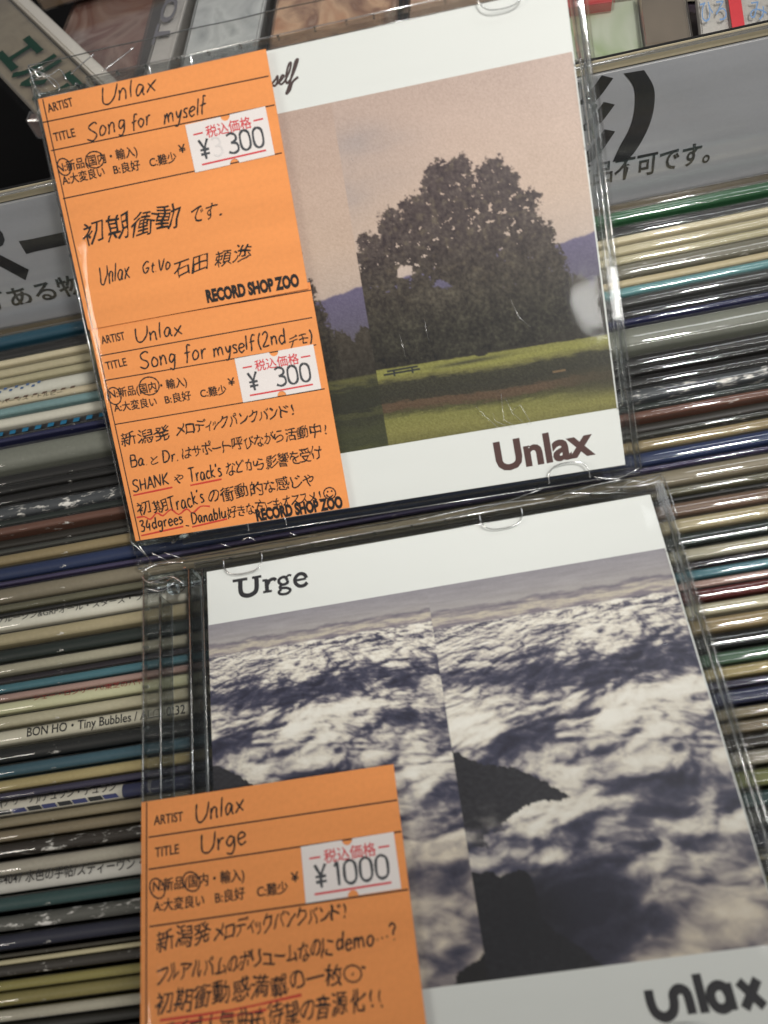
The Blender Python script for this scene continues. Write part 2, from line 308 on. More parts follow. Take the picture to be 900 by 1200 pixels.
LINES = [(1, [(-17.95, -6.23), (44.7, -6.83)], 0.22, 'print'),
 (1, [(-15.86, -13.46), (44.95, -13.88)], 0.22, 'print'),
 (1, [(-15.48, -25.79), (44.61, -25.62)], 0.22, 'print'),
 (2, [(-16.12, -59.85), (45.92, -60.64)], 0.22, 'print'),
 (2, [(-15.0, -67.52), (44.79, -67.65)], 0.22, 'print'),
 (2, [(-15.28, -74.24), (44.59, -74.81)], 0.22, 'print'),
 (2, [(-14.8, -86.47), (44.74, -86.65)], 0.22, 'print'),
 (3, [(-15.76, -66.21), (44.71, -66.12)], 0.26, 'print'),
 (3, [(-15.75, -73.27), (44.75, -72.99)], 0.26, 'print'),
 (3, [(-15.57, -85.36), (44.65, -85.1)], 0.26, 'print'),
 (1, [(-12.89, -16.04), (-12.43, -16.31), (-12.03, -16.74), (-11.73, -17.31), (-11.57, -18.0), (-11.61, -18.71), (-11.83, -19.35), (-12.2, -19.84), (-12.67, -20.13), (-13.16, -20.22), (-13.66, -20.14), (-14.12, -19.91), (-14.54, -19.51), (-14.87, -18.97), (-15.06, -18.3), (-15.07, -17.58), (-14.89, -16.92), (-14.54, -16.39), (-14.09, -16.06), (-13.6, -15.93), (-13.11, -15.97), (-12.63, -16.17)], 0.32, 'ink'),
 (1, [(-4.06, -15.93), (-3.43, -16.18), (-2.87, -16.58), (-2.46, -17.12), (-2.26, -17.78), (-2.32, -18.46), (-2.64, -19.08), (-3.18, -19.55), (-3.83, -19.84), (-4.52, -19.94), (-5.21, -19.87), (-5.86, -19.66), (-6.44, -19.29), (-6.89, -18.78), (-7.15, -18.14), (-7.14, -17.46), (-6.87, -16.82), (-6.38, -16.31), (-5.74, -15.98), (-5.05, -15.84), (-4.36, -15.87), (-3.71, -16.05)], 0.32, 'ink'),
 (2, [(-12.86, -76.58), (-12.37, -76.86), (-11.94, -77.31), (-11.62, -77.93), (-11.46, -78.67), (-11.5, -79.45), (-11.74, -80.16), (-12.13, -80.7), (-12.63, -81.03), (-13.16, -81.15), (-13.68, -81.08), (-14.18, -80.84), (-14.62, -80.42), (-14.97, -79.84), (-15.18, -79.12), (-15.18, -78.33), (-14.99, -77.6), (-14.62, -77.01), (-14.14, -76.64), (-13.61, -76.48), (-13.09, -76.51), (-12.59, -76.71)], 0.32, 'ink'),
 (2, [(-2.23, -75.49), (-1.52, -75.76), (-0.89, -76.21), (-0.43, -76.83), (-0.2, -77.59), (-0.27, -78.4), (-0.63, -79.14), (-1.23, -79.71), (-1.97, -80.07), (-2.75, -80.21), (-3.53, -80.16), (-4.26, -79.93), (-4.91, -79.52), (-5.42, -78.93), (-5.71, -78.19), (-5.71, -77.38), (-5.41, -76.62), (-4.85, -76.0), (-4.13, -75.6), (-3.35, -75.41), (-2.58, -75.42), (-1.84, -75.61)], 0.32, 'ink'),
 (3, [(-13.73, -75.55), (-13.23, -75.8), (-12.73, -76.21), (-12.3, -76.78), (-11.99, -77.46), (-11.86, -78.18), (-11.92, -78.83), (-12.17, -79.34), (-12.54, -79.65), (-13.0, -79.77), (-13.49, -79.72), (-13.99, -79.51), (-14.49, -79.14), (-14.94, -78.61), (-15.28, -77.95), (-15.47, -77.23), (-15.45, -76.55), (-15.25, -76.0), (-14.9, -75.64), (-14.45, -75.47), (-13.96, -75.49), (-13.46, -75.67)], 0.32, 'ink'),
 (3, [(-5.33, -75.2), (-4.77, -75.43), (-4.24, -75.82), (-3.79, -76.36), (-3.48, -77.02), (-3.38, -77.72), (-3.5, -78.35), (-3.81, -78.85), (-4.26, -79.16), (-4.79, -79.28), (-5.34, -79.24), (-5.9, -79.05), (-6.44, -78.7), (-6.91, -78.2), (-7.26, -77.56), (-7.42, -76.86), (-7.36, -76.2), (-7.09, -75.66), (-6.66, -75.3), (-6.14, -75.13), (-5.59, -75.14), (-5.02, -75.3)], 0.32, 'ink'),
 (2, [(41.4, -113.31), (41.83, -113.48), (42.21, -113.77), (42.5, -114.17), (42.65, -114.66), (42.62, -115.19), (42.42, -115.67), (42.08, -116.05), (41.65, -116.29), (41.19, -116.38), (40.74, -116.36), (40.3, -116.21), (39.91, -115.95), (39.59, -115.57), (39.41, -115.09), (39.39, -114.57), (39.56, -114.07), (39.87, -113.66), (40.29, -113.39), (40.74, -113.27), (41.2, -113.27), (41.64, -113.39)], 0.32, 'ink'),
 (2, [(40.54, -114.04), (40.54, -114.57)], 0.35, 'ink'),
 (2, [(41.69, -114.05), (41.68, -114.57)], 0.35, 'ink'),
 (2, [(40.02, -115.01), (40.42, -115.69), (41.09, -115.89), (41.89, -115.4)], 0.35, 'ink'),
 (3, [(30.7, -98.39), (31.21, -98.55), (31.67, -98.84), (32.04, -99.25), (32.26, -99.74), (32.28, -100.28), (32.1, -100.77), (31.75, -101.16), (31.28, -101.41), (30.77, -101.52), (30.25, -101.51), (29.73, -101.37), (29.26, -101.12), (28.86, -100.74), (28.6, -100.26), (28.52, -99.73), (28.65, -99.21), (28.97, -98.79), (29.42, -98.51), (29.93, -98.36), (30.46, -98.35), (30.98, -98.46)], 0.32, 'ink'),
 (3, [(30.26, -99.93), (30.55, -100.09)], 0.5, 'ink'),
 (3, [(32.47, -99.14), (32.88, -98.8)], 0.35, 'ink'),
 (3, [(32.9, -99.32), (33.25, -98.9)], 0.35, 'ink'),
 (2, [(-14.03, -106.71), (-2.43, -106.23)], 0.4, 'red'),
 (2, [(2.71, -106.51), (11.83, -106.2)], 0.4, 'red'),
 (2, [(-14.51, -113.03), (-12.21, -113.12), (-10.58, -114.1), (-8.41, -112.63), (-6.8, -113.7), (-4.2, -112.3), (-2.27, -114.04), (0.28, -112.83), (1.81, -114.23), (4.4, -112.76), (7.05, -113.17)], 0.4, 'red'),
 (2, [(-14.29, -118.33), (-1.65, -117.57)], 0.4, 'red'),
 (2, [(0.81, -118.13), (11.18, -117.4)], 0.4, 'red'),
 (3, [(-13.21, -104.0), (2.86, -103.8), (18.8, -102.64)], 0.45, 'red'),
 (3, [(-11.67, -104.99), (2.82, -104.87), (10.84, -104.52)], 0.4, 'red')]
STICKERS = [(1, [(21.17, -14.3), (42.54, -13.65), (42.67, -25.86), (21.02, -25.99)]),
 (2, [(21.87, -74.56), (43.61, -74.68), (44.04, -86.39), (22.09, -86.63)]),
 (3, [(21.06, -73.28), (43.03, -72.7), (43.17, -84.84), (21.29, -84.91)])]

# ---------------------------------------------------------------- materials
def srgb(r, g, b):
    f = lambda c: (c/12.92 if c <= .04045 else ((c+.055)/1.055)**2.4)
    return (f(r/255), f(g/255), f(b/255), 1)
_M = {}
def newmat(name):
    m = bpy.data.materials.new(name); m.use_nodes = True
    nt = m.node_tree
    for n in list(nt.nodes):
        if n.type != 'OUTPUT_MATERIAL': nt.nodes.remove(n)
    return m, nt, nt.nodes['Material Output']
def paper(name, col, rough=.55, wear=0., grain=.12, col2=None, x_split=None, speck=(.75, .72, .66, 1), streak=0., spec=.4):
    """card or paper: base colour with fibre grain, optional rubbed white wear, optional second colour beyond x_split (mm)"""
    if name in _M: return _M[name]
    m, nt, out = newmat(name); N = nt.nodes; L = nt.links
    p = N.new('ShaderNodeBsdfPrincipled'); p.inputs['Roughness'].default_value = rough; p.inputs['Specular IOR Level'].default_value = spec
    tc = N.new('ShaderNodeTexCoord')
    n1 = N.new('ShaderNodeTexNoise'); n1.inputs['Scale'].default_value = 900; n1.inputs['Detail'].default_value = 4
    L.new(tc.outputs['Object'], n1.inputs['Vector'])
    mp = N.new('ShaderNodeMapping'); mp.inputs['Scale'].default_value = (.12, 1, 1); L.new(tc.outputs['Object'], mp.inputs[0])
    n2 = N.new('ShaderNodeTexNoise'); n2.inputs['Scale'].default_value = 130; n2.inputs['Detail'].default_value = 3
    L.new(mp.outputs[0], n2.inputs['Vector'])
    def math_(op, a, b):
        k = N.new('ShaderNodeMath'); k.operation = op
        for i, v in enumerate((a, b)):
            if isinstance(v, (int, float)): k.inputs[i].default_value = v
            else: L.new(v, k.inputs[i])
        return k.outputs[0]
    v = math_('ADD', math_('MULTIPLY', math_('SUBTRACT', n1.outputs[0], .5), grain*1.2), math_('MULTIPLY', math_('SUBTRACT', n2.outputs[0], .5), grain*2+streak))
    v = math_('ADD', v, 1)
    base = None
    if col2 is not None:
        sep = N.new('ShaderNodeSeparateXYZ'); L.new(tc.outputs['Object'], sep.inputs[0])
        f = math_('GREATER_THAN', sep.outputs[0], x_split*MM)
        mc = N.new('ShaderNodeMix'); mc.data_type = 'RGBA'; mc.inputs[6].default_value = col; mc.inputs[7].default_value = col2; L.new(f, mc.inputs[0]); base = mc.outputs[2]
    hs = N.new('ShaderNodeHueSaturation'); hs.inputs['Color'].default_value = col
    if base: L.new(base, hs.inputs['Color'])
    L.new(v, hs.inputs['Value'])
    colout = hs.outputs[0]
    if wear > 0:
        n3 = N.new('ShaderNodeTexNoise'); n3.inputs['Scale'].default_value = 420; n3.inputs['Detail'].default_value = 7; n3.inputs['Roughness'].default_value = .7
        mp2 = N.new('ShaderNodeMapping'); mp2.inputs['Scale'].default_value = (.45, 1.2, 1); L.new(tc.outputs['Object'], mp2.inputs[0]); L.new(mp2.outputs[0], n3.inputs['Vector'])
        th = math_('MULTIPLY', math_('SUBTRACT', n3.outputs[0], .70-wear*.16), 12.)
        cl = N.new('ShaderNodeClamp'); L.new(th, cl.inputs[0])
        mc = N.new('ShaderNodeMix'); mc.data_type = 'RGBA'; L.new(cl.outputs[0], mc.inputs[0]); L.new(colout, mc.inputs[6]); mc.inputs[7].default_value = speck
        colout = mc.outputs[2]
    L.new(colout, p.inputs['Base Color'])
    b = N.new('ShaderNodeBump'); b.inputs['Strength'].default_value = .12; b.inputs['Distance'].default_value = .0001; L.new(n1.outputs[0], b.inputs['Height']); L.new(b.outputs[0], p.inputs['Normal'])
    L.new(p.outputs[0], out.inputs[0]); _M[name] = m
    return m
def film(name, refl=1., tint=(.985, .985, .98), rough=.04, bump=.3, bscale=120, floor=.035, dist=.0006, streaks=None):
    if name in _M: return _M[name]
    m, nt, out = newmat(name); N = nt.nodes; L = nt.links
    tr = N.new('ShaderNodeBsdfTransparent'); tr.inputs[0].default_value = (*tint, 1)
    gl = N.new('ShaderNodeBsdfGlossy'); gl.inputs['Roughness'].default_value = rough; gl.inputs[0].default_value = (1, 1, 1, 1)
    tc = N.new('ShaderNodeTexCoord'); nz = N.new('ShaderNodeTexNoise'); nz.inputs['Scale'].default_value = bscale; nz.inputs['Detail'].default_value = 3
    mp = N.new('ShaderNodeMapping'); L.new(tc.outputs['Object'], mp.inputs[0]); L.new(mp.outputs[0], nz.inputs['Vector'])
    if streaks: mp.inputs['Scale'].default_value = streaks
    b = N.new('ShaderNodeBump'); b.inputs['Strength'].default_value = bump; b.inputs['Distance'].default_value = dist
    L.new(nz.outputs[0], b.inputs['Height']); L.new(b.outputs[0], gl.inputs['Normal'])
    lw = N.new('ShaderNodeLayerWeight'); L.new(b.outputs[0], lw.inputs['Normal'])
    pw = N.new('ShaderNodeMath'); pw.operation = 'POWER'; L.new(lw.outputs['Facing'], pw.inputs[0]); pw.inputs[1].default_value = 4
    ma = N.new('ShaderNodeMath'); ma.operation = 'MULTIPLY_ADD'; L.new(pw.outputs[0], ma.inputs[0]); ma.inputs[1].default_value = .9*refl; ma.inputs[2].default_value = floor*refl; ma.use_clamp = True
    mx = N.new('ShaderNodeMixShader'); L.new(ma.outputs[0], mx.inputs[0]); L.new(tr.outputs[0], mx.inputs[1]); L.new(gl.outputs[0], mx.inputs[2])
    L.new(mx.outputs[0], out.inputs[0]); _M[name] = m
    return m
def clearplastic(name, solid=.5, tint=(.93, .94, .94)):
    """clear polystyrene: refracting body, partly straight-through so light reaches what lies behind"""
    if name in _M: return _M[name]
    m, nt, out = newmat(name); N = nt.nodes; L = nt.links
    g = N.new('ShaderNodeBsdfGlass'); g.inputs['IOR'].default_value = 1.5; g.inputs['Roughness'].default_value = .03; g.inputs[0].default_value = (*tint, 1)
    tr = N.new('ShaderNodeBsdfTransparent'); tr.inputs[0].default_value = (*tint, 1)
    mx = N.new('ShaderNodeMixShader'); mx.inputs[0].default_value = solid
    L.new(tr.outputs[0], mx.inputs[1]); L.new(g.outputs[0], mx.inputs[2]); L.new(mx.outputs[0], out.inputs[0]); _M[name] = m
    return m
def attrmat(name, rough=.42):
    m, nt, out = newmat(name); N = nt.nodes; L = nt.links
    p = N.new('ShaderNodeBsdfPrincipled'); p.inputs['Roughness'].default_value = rough; p.inputs['Specular IOR Level'].default_value = .35
    a = N.new('ShaderNodeAttribute'); a.attribute_name = 'print'; L.new(a.outputs['Color'], p.inputs['Base Color'])
    L.new(p.outputs[0], out.inputs[0]); return m

FILM = film('sleeve_film', refl=.8, bump=.22, bscale=60, rough=.07, dist=.0007, floor=.026)
RFILM = film('record_cover_film', refl=1.5, bump=.25, bscale=70, rough=.035, floor=.03, dist=.0004, streaks=(.35, 1.5, 1))
LID = film('clear_lid', refl=1., bump=.05, bscale=24, rough=.04, floor=.022, tint=(.99, .99, .988))
GLINT = film('film_crease', refl=1.8, bump=.5, bscale=300, rough=.25, floor=.5, dist=.0003)
HIGHLIGHT = film('moulded_edge_highlight', refl=1.6, bump=.4, bscale=160, rough=.16, floor=.30, dist=.0003)
CLEAR = clearplastic('clear_polystyrene', .35)
EDGE = clearplastic('clear_polystyrene_edge', .9, (.9, .92, .92))
INK = paper('black_ink', srgb(26, 21, 20), .5, wear=.16, grain=.8, speck=srgb(120, 78, 50))
PRN = paper('printed_black', srgb(20, 16, 16), .6, grain=.1)
RED = paper('red_pen', srgb(196, 58, 44), .5, grain=.1)
STAMP = paper('grey_stamp_ink', srgb(62, 64, 68), .6, wear=.25, grain=.5, speck=srgb(190, 190, 188))
REDPRN = paper('red_print', srgb(205, 62, 68), .6, grain=.1)
ORANGE = paper('orange_card', srgb(232, 148, 84), .62, grain=.13, spec=.25)
STICK = paper('white_sticker', srgb(226, 218, 214), .55, grain=.04, spec=.3)
WHITE = paper('booklet_white', srgb(230, 232, 228), .45, grain=.03, spec=.3)

# ---------------------------------------------------------------- mesh helpers (all sizes in mm)
def link(name, me, mat=None, parent=None):
    o = bpy.data.objects.new(name, me); C.objects.link(o)
    if mat: me.materials.append(mat)
    if parent: o.parent = parent
    return o
def frompy(name, V, F, mat, parent=None, smooth=False):
    me = bpy.data.meshes.new(name)
    me.from_pydata([(v[0]*MM, v[1]*MM, v[2]*MM) for v in V], [], F); me.update()
    if smooth: me.polygons.foreach_set('use_smooth', [True]*len(me.polygons))
    return link(name, me, mat, parent)
def box(name, lo, hi, mat, parent=None, bevel=0., seg=2, rotz=0, cen=None):
    bm = bmesh.new(); bmesh.ops.create_cube(bm, size=1)
    for v in bm.verts:
        v.co = Vector([(lo[k]+hi[k])/2+v.co[k]*(hi[k]-lo[k]) for k in range(3)])*MM
    if bevel: bmesh.ops.bevel(bm, geom=bm.edges[:], offset=bevel*MM, segments=seg, affect='EDGES', clamp_overlap=True)
    me = bpy.data.meshes.new(name); bm.to_mesh(me); bm.free()
    return link(name, me, mat, parent)
def boxes(name, L, mat, parent=None):
    V = []; F = []
    for lo, hi in L:
        b = len(V)
        for k in range(8): V.append([(lo, hi)[(k >> i) & 1][i] for i in range(3)])
        F += [[b+i for i in f] for f in ((0, 2, 3, 1), (4, 5, 7, 6), (0, 1, 5, 4), (2, 6, 7, 3), (0, 4, 6, 2), (1, 3, 7, 5))]
    return frompy(name, V, F, mat, parent)
def tube_geo(P, r, n=6, closed=False, flat=1.):
    P = [Vector(p) for p in P]; V = []; F = []; m = len(P)
    for i, p in enumerate(P):
        a = P[max(i-1, 0)] if not closed else P[i-1]; b = P[min(i+1, m-1)] if not closed else P[(i+1) % m]
        t = (b-a).normalized(); up = Vector((0, 0, 1))
        if abs(t.dot(up)) > .95: up = Vector((1, 0, 0))
        s = t.cross(up).normalized(); u = s.cross(t)
        for k in range(n):
            an = 2*math.pi*k/n; V.append(p+s*math.cos(an)*r+u*math.sin(an)*r*flat)
    for i in range(m if closed else m-1):
        for k in range(n):
            j = (i+1) % m; F.append((i*n+k, i*n+(k+1) % n, j*n+(k+1) % n, j*n+k))
    if not closed: F.append(tuple(range(n))[::-1]); F.append(tuple((m-1)*n+k for k in range(n)))
    return V, F
def tubes(name, paths, r, mat, parent=None, n=6, flat=1.):
    V = []; F = []
    for P in paths:
        v, f = tube_geo(P, r, n, flat=flat); b = len(V); V += v; F += [tuple(b+i for i in q) for q in f]
    return frompy(name, V, F, mat, parent, smooth=True)
def smooth_path(P, k=5):
    if len(P) < 3: return [Vector((*p, 0)) if len(p) == 2 else Vector(p) for p in P]
    P = [Vector((*p, 0)) if len(p) == 2 else Vector(p) for p in P]; out = []
    for i in range(len(P)-1):
        a = P[max(i-1, 0)]; b = P[i]; c = P[i+1]; d = P[min(i+2, len(P)-1)]
        for j in range(k):
            t = j/k
            out.append(.5*((2*b)+(c-a)*t+(2*a-5*b+4*c-d)*t*t+(3*b-a-3*c+d)*t*t*t))
    out.append(P[-1]); return out
_zs = [0]
def strokes_geo(paths, w, z, taper=True, vary=.15):
    """flat pen lines with a very low ridge, every stroke a hair above the one before"""
    V = []; F = []
    for P in paths:
        _zs[0] = (_zs[0]+1) % 9; z0 = z+.0022*_zs[0]
        m = len(P); b = len(V)
        for i, p in enumerate(P):
            a = P[max(i-1, 0)]; c = P[min(i+1, m-1)]; t = (c-a)
            if t.length < 1e-6: t = Vector((1, 0, 0))
            t.normalize(); s = Vector((-t.y, t.x, 0))
            ww = w*.5*(1+vary*math.sin(i*1.3+b)); 
            if taper and (i == 0 or i == m-1): ww *= .6
            V += [(p.x-s.x*ww, p.y-s.y*ww, z0), (p.x, p.y, z0+.02), (p.x+s.x*ww, p.y+s.y*ww, z0)]
        for i in range(m-1):
            q = b+i*3; F += [(q, q+3, q+4, q+1), (q+1, q+4, q+5, q+2)]
        e0 = P[0]; e1 = P[-1]
    return V, F
def text_mesh(txt, bold=0.):
    cu = bpy.data.curves.new('t', 'FONT'); cu.body = txt; cu.size = 1; cu.offset = bold; cu.resolution_u = 3
    o = bpy.data.objects.new('t', cu); C.objects.link(o)
    dg = bpy.context.evaluated_depsgraph_get(); me = bpy.data.meshes.new_from_object(o.evaluated_get(dg))
    V = [tuple(v.co) for v in me.vertices]; F = [tuple(p.vertices) for p in me.polygons]
    bpy.data.objects.remove(o); bpy.data.curves.remove(cu); bpy.data.meshes.remove(me)
    return V, F
def put_text(name, txt, p0, p1, h, mat, parent, z, bold=0., wob=0., slant=0., jitter=0., caph=.70, xscale=1., fat=0.):
    """lettering that runs from p0 to p1 on its baseline, h = height of a capital in mm"""
    dx, dy = p1[0]-p0[0], p1[1]-p0[1]; Lw = math.hypot(dx, dy)*xscale; an = math.atan2(dy, dx)
    VV = []; FF = []
    if jitter:
        n = len(txt); adv = []
        for ch in txt:
            adv.append(.55 if ch in '!・.、?ッィ' else (.82 if ord(ch) < 0x3100 else 1.))
        tot = sum(adv); x = 0
        for ch, a in zip(txt, adv):
            V, F = text_mesh(ch, bold)
            if V:
                xs = [v[0] for v in V]; x0 = min(xs); wd = max(max(xs)-x0, .05)
                cell = a/tot*Lw; s = min(cell*.90/max(wd, .5), h/.80*1.15); sy = h/.82*(1+random.uniform(-.08, .08))
                r = random.uniform(-jitter, jitter); c, sn = math.cos(r), math.sin(r); oy = random.uniform(-.07, .07)*h; b = len(VV)
                sh = slant+random.uniform(-.06, .06)
                for v in V:
                    X = (v[0]-x0-wd/2)*s; Y = (v[1]-.36)*sy; X += sh*Y
                    X += .05*h*math.sin(Y*2.6/h*3+x*3)+.04*h*math.sin(X*7/h+x); Y += .05*h*math.sin(X*5/h+x*5)-.03*h
                    VV.append((x+cell/2+X*c-Y*sn, Y*c+X*sn+.36*sy+oy, z)); 
                FF += [tuple(b+i for i in f) for f in F]
            x += a/tot*Lw
    else:
        V, F = text_mesh(txt, bold)
        xs = [v[0] for v in V]; x0, x1 = min(xs), max(xs); sx = Lw/(x1-x0); sy = h/caph
        VV = [((v[0]-x0)*sx+slant*v[1]*sy, v[1]*sy, z) for v in V]; FF = F
    c, s = math.cos(an), math.sin(an)
    VV = [(p0[0]+x*c-y*s, p0[1]+x*s+y*c, zz) for x, y, zz in VV]
    if fat:
        B = list(VV); G = [tuple(f) for f in FF]
        for k, (ox, oy) in enumerate(((fat, 0), (0, fat), (fat, fat))):
            b = len(VV); VV += [(v[0]+ox, v[1]+oy, v[2]+.003*(k+1)) for v in B]; FF = FF+[tuple(b+i for i in f) for f in G]
    return frompy(name, VV, FF, mat, parent)

# single-stroke handwriting alphabet: width, strokes (cap height 1)
HW = {
 'U': (.8, [[(.02, 1), (0, .5), (.08, .1), (.35, 0), (.6, .25), (.72, .6), (.76, 1)]]),
 'n': (.55, [[(.05, .6), (.08, .3), (.05, 0)], [(.07, .35), (.22, .58), (.38, .52), (.4, .25), (.44, .0)]]),
 'l': (.25, [[(.14, 1.0), (.1, .5), (.1, .0)]]),
 'a': (.6, [[(.45, .5), (.25, .6), (.06, .35), (.12, .05), (.32, .1), (.45, .5), (.44, .15), (.54, .0)]]),
 'x': (.58, [[(.05, .58), (.25, .3), (.5, .02)], [(.5, .62), (.25, .3), (.02, .0)]]),
 'S': (.75, [[(.66, .88), (.45, 1.02), (.15, .85), (.22, .6), (.52, .42), (.6, .18), (.35, -.02), (.02, .14)]]),
 'o': (.55, [[(.25, .6), (.06, .35), (.15, .03), (.38, .06), (.45, .38), (.25, .6)]]),
 'g': (.58, [[(.45, .52), (.22, .6), (.06, .35), (.2, .12), (.42, .3), (.46, .55), (.44, 0), (.3, -.32), (.05, -.2)]]),
 'f': (.45, [[(.48, .95), (.3, 1.02), (.2, .75), (.18, .3), (.14, -.08)], [(.02, .52), (.42, .58)]]),
 'r': (.42, [[(.06, .6), (.08, .3), (.06, 0)], [(.08, .32), (.2, .54), (.38, .56)]]),
 'm': (.85, [[(.05, .6), (.07, .3), (.04, 0)], [(.07, .35), (.2, .58), (.33, .5), (.36, .02)], [(.36, .35), (.5, .58), (.64, .5), (.7, .0)]]),
 'y': (.52, [[(.04, .6), (.12, .28), (.28, .22), (.44, .6)], [(.44, .6), (.36, .1), (.2, -.32), (.02, -.3)]]),
 's': (.45, [[(.4, .52), (.2, .6), (.08, .45), (.32, .25), (.3, .05), (.03, .04)]]),
 'e': (.5, [[(.06, .3), (.42, .38), (.32, .58), (.1, .5), (.06, .2), (.22, .0), (.46, .12)]]),
 'T': (.7, [[(.02, .98), (.7, 1.02)], [(.36, 1), (.33, .5), (.3, 0)]]),
 'c': (.46, [[(.42, .5), (.22, .6), (.06, .3), (.2, .0), (.42, .1)]]),
 'k': (.5, [[(.1, 1), (.08, .5), (.06, 0)], [(.4, .6), (.1, .3), (.44, 0)]]),
 "'": (.18, [[(.1, 1.0), (.06, .78)]]),
 'H': (.7, [[(.08, .98), (.06, 0)], [(.08, .48), (.6, .52)], [(.6, 1), (.58, 0)]]),
 'A': (.72, [[(.02, 0), (.2, .5), (.36, 1), (.5, .5), (.66, 0)], [(.14, .34), (.58, .38)]]),
 'N': (.75, [[(.06, 0), (.08, 1)], [(.08, 1), (.6, .02)], [(.6, .02), (.64, 1.02)]]),
 'K': (.7, [[(.08, 1), (.06, 0)], [(.62, 1), (.1, .46)], [(.1, .46), (.62, 0)]]),
 'B': (.65, [[(.08, 1), (.06, 0)], [(.06, .98), (.45, .95), (.45, .6), (.1, .52)], [(.1, .52), (.55, .48), (.5, .05), (.06, .02)]]),
 'D': (.72, [[(.1, 1), (.08, 0)], [(.04, .98), (.45, .9), (.62, .5), (.45, .08), (.06, .0)]]),
 '.': (.22, [[(.06, .04), (.1, .0)]]),
 'd': (.56, [[(.42, .48), (.2, .58), (.06, .3), (.18, .02), (.4, .2)], [(.46, 1.02), (.43, .5), (.44, 0)]]),
 '3': (.55, [[(.06, .92), (.35, 1), (.42, .75), (.18, .54), (.46, .4), (.38, .04), (.04, .06)]]),
 '4': (.6, [[(.3, 1), (.06, .36), (.52, .4)], [(.4, .7), (.36, 0)]]),
 'b': (.55, [[(.1, 1), (.07, .5), (.07, .02), (.35, .04), (.44, .35), (.25, .55), (.08, .35)]]),
 'u': (.56, [[(.05, .58), (.06, .15), (.25, .02), (.42, .25), (.44, .58), (.44, .15), (.54, 0)]]),
 '(': (.3, [[(.24, 1.05), (.06, .7), (.06, .3), (.22, -.1)]]),
 ')': (.3, [[(.04, 1.05), (.2, .7), (.2, .3), (.02, -.1)]]),
 '2': (.6, [[(.06, .8), (.25, 1), (.45, .8), (.3, .4), (.04, .02), (.52, .06)]]),
 'G': (.75, [[(.6, .85), (.35, 1), (.06, .6), (.2, .05), (.52, .1), (.56, .42), (.32, .42)]]),
 't': (.4, [[(.18, .9), (.16, .2), (.34, .02)], [(.0, .6), (.36, .62)]]),
 'V': (.65, [[(.04, 1), (.24, .04), (.56, 1)]]),
 '…': (1.0, [[(.1, .3), (.16, .3)], [(.45, .3), (.51, .3)], [(.8, .3), (.86, .3)]]),
 '?': (.5, [[(.06, .85), (.25, 1.02), (.44, .82), (.24, .5), (.24, .3)], [(.22, .06), (.26, .02)]]),
 ' ': (.4, []),
}
# dotted price-gun figures and rubber letters
HW2 = {
 '3': (.6, [[(.04, .92), (.25, 1), (.46, .88), (.46, .64), (.2, .53)], [(.2, .53), (.48, .44), (.5, .12), (.26, 0), (.03, .1)]]),
 '0': (.6, [[(.26, 1), (.06, .82), (.04, .2), (.26, 0), (.48, .2), (.48, .82), (.26, 1)]]),
 '1': (.36, [[(.04, .82), (.18, 1)], [(.18, 1), (.18, 0)]]),
 '¥': (.75, [[(.04, 1), (.26, .5)], [(.48, 1), (.26, .5), (.26, 0)], [(.04, .48), (.48, .48)], [(.04, .26), (.48, .26)]]),
 ' ': (.55, []),
}
def write(name, txt, p0, p1, h, w, mat, parent, z, font=HW, slant=.08, jit=.04, smooth=4, taper=True, gap=.04):
    tot = sum(font[c][0]+gap for c in txt)
    dx, dy = p1[0]-p0[0], p1[1]-p0[1]; Lw = math.hypot(dx, dy); an = math.atan2(dy, dx); sx = Lw/tot; sy = h; x = 0; paths = []
    for ch in txt:
        wd, st = font[ch]; oy = random.uniform(-jit, jit)*h
        for s in st:
            P = [((px*sx+slant*py*sy)+x+random.uniform(-jit, jit)*h*.5, py*sy+oy+random.uniform(-jit, jit)*h*.5) for px, py in s]
            paths.append(smooth_path(P, smooth) if len(P) > 2 else smooth_path([P[0], ((P[0][0]+P[1][0])/2, (P[0][1]+P[1][1])/2), P[1]], 2))
        x += (wd+gap)*sx
    c, s = math.cos(an), math.sin(an)
    paths = [[Vector((p0[0]+p.x*c-p.y*s, p0[1]+p.x*s+p.y*c, 0)) for p in P] for P in paths]
    V, F = strokes_geo(paths, w, z, taper)
    return frompy(name, V, F, mat, parent)

def props(o, label=None, cat=None, group=None, kind=None):
    if label: o['label'] = label
    if cat: o['category'] = cat
    if group: o['group'] = group
    if kind: o['kind'] = kind
    return o
def empty(name, mat4, label, cat, group=None):
    o = bpy.data.objects.new(name, None); o.empty_display_size = .01; C.objects.link(o); o.matrix_world = mat4
    return props(o, label, cat, group)
def TR(x, y, z, rz=0, rx_=0, ry_=0):
    return Matrix.Translation(Vector((x, y, z))*MM) @ Matrix.Rotation(rz, 4, 'Z') @ Matrix.Rotation(rx_, 4, 'X') @ Matrix.Rotation(ry_, 4, 'Y')

# ---------------------------------------------------------------- setting: the black bin under everything
DARK = paper('black_bin_paint', srgb(22, 21, 22), .7, grain=.3)
props(box('bin_floor', (-420, -420, -345), (520, 520, -335), DARK), kind='structure')
props(box('bin_wall', (-412, 455, -334.5), (512, 465, 60), DARK), kind='structure')

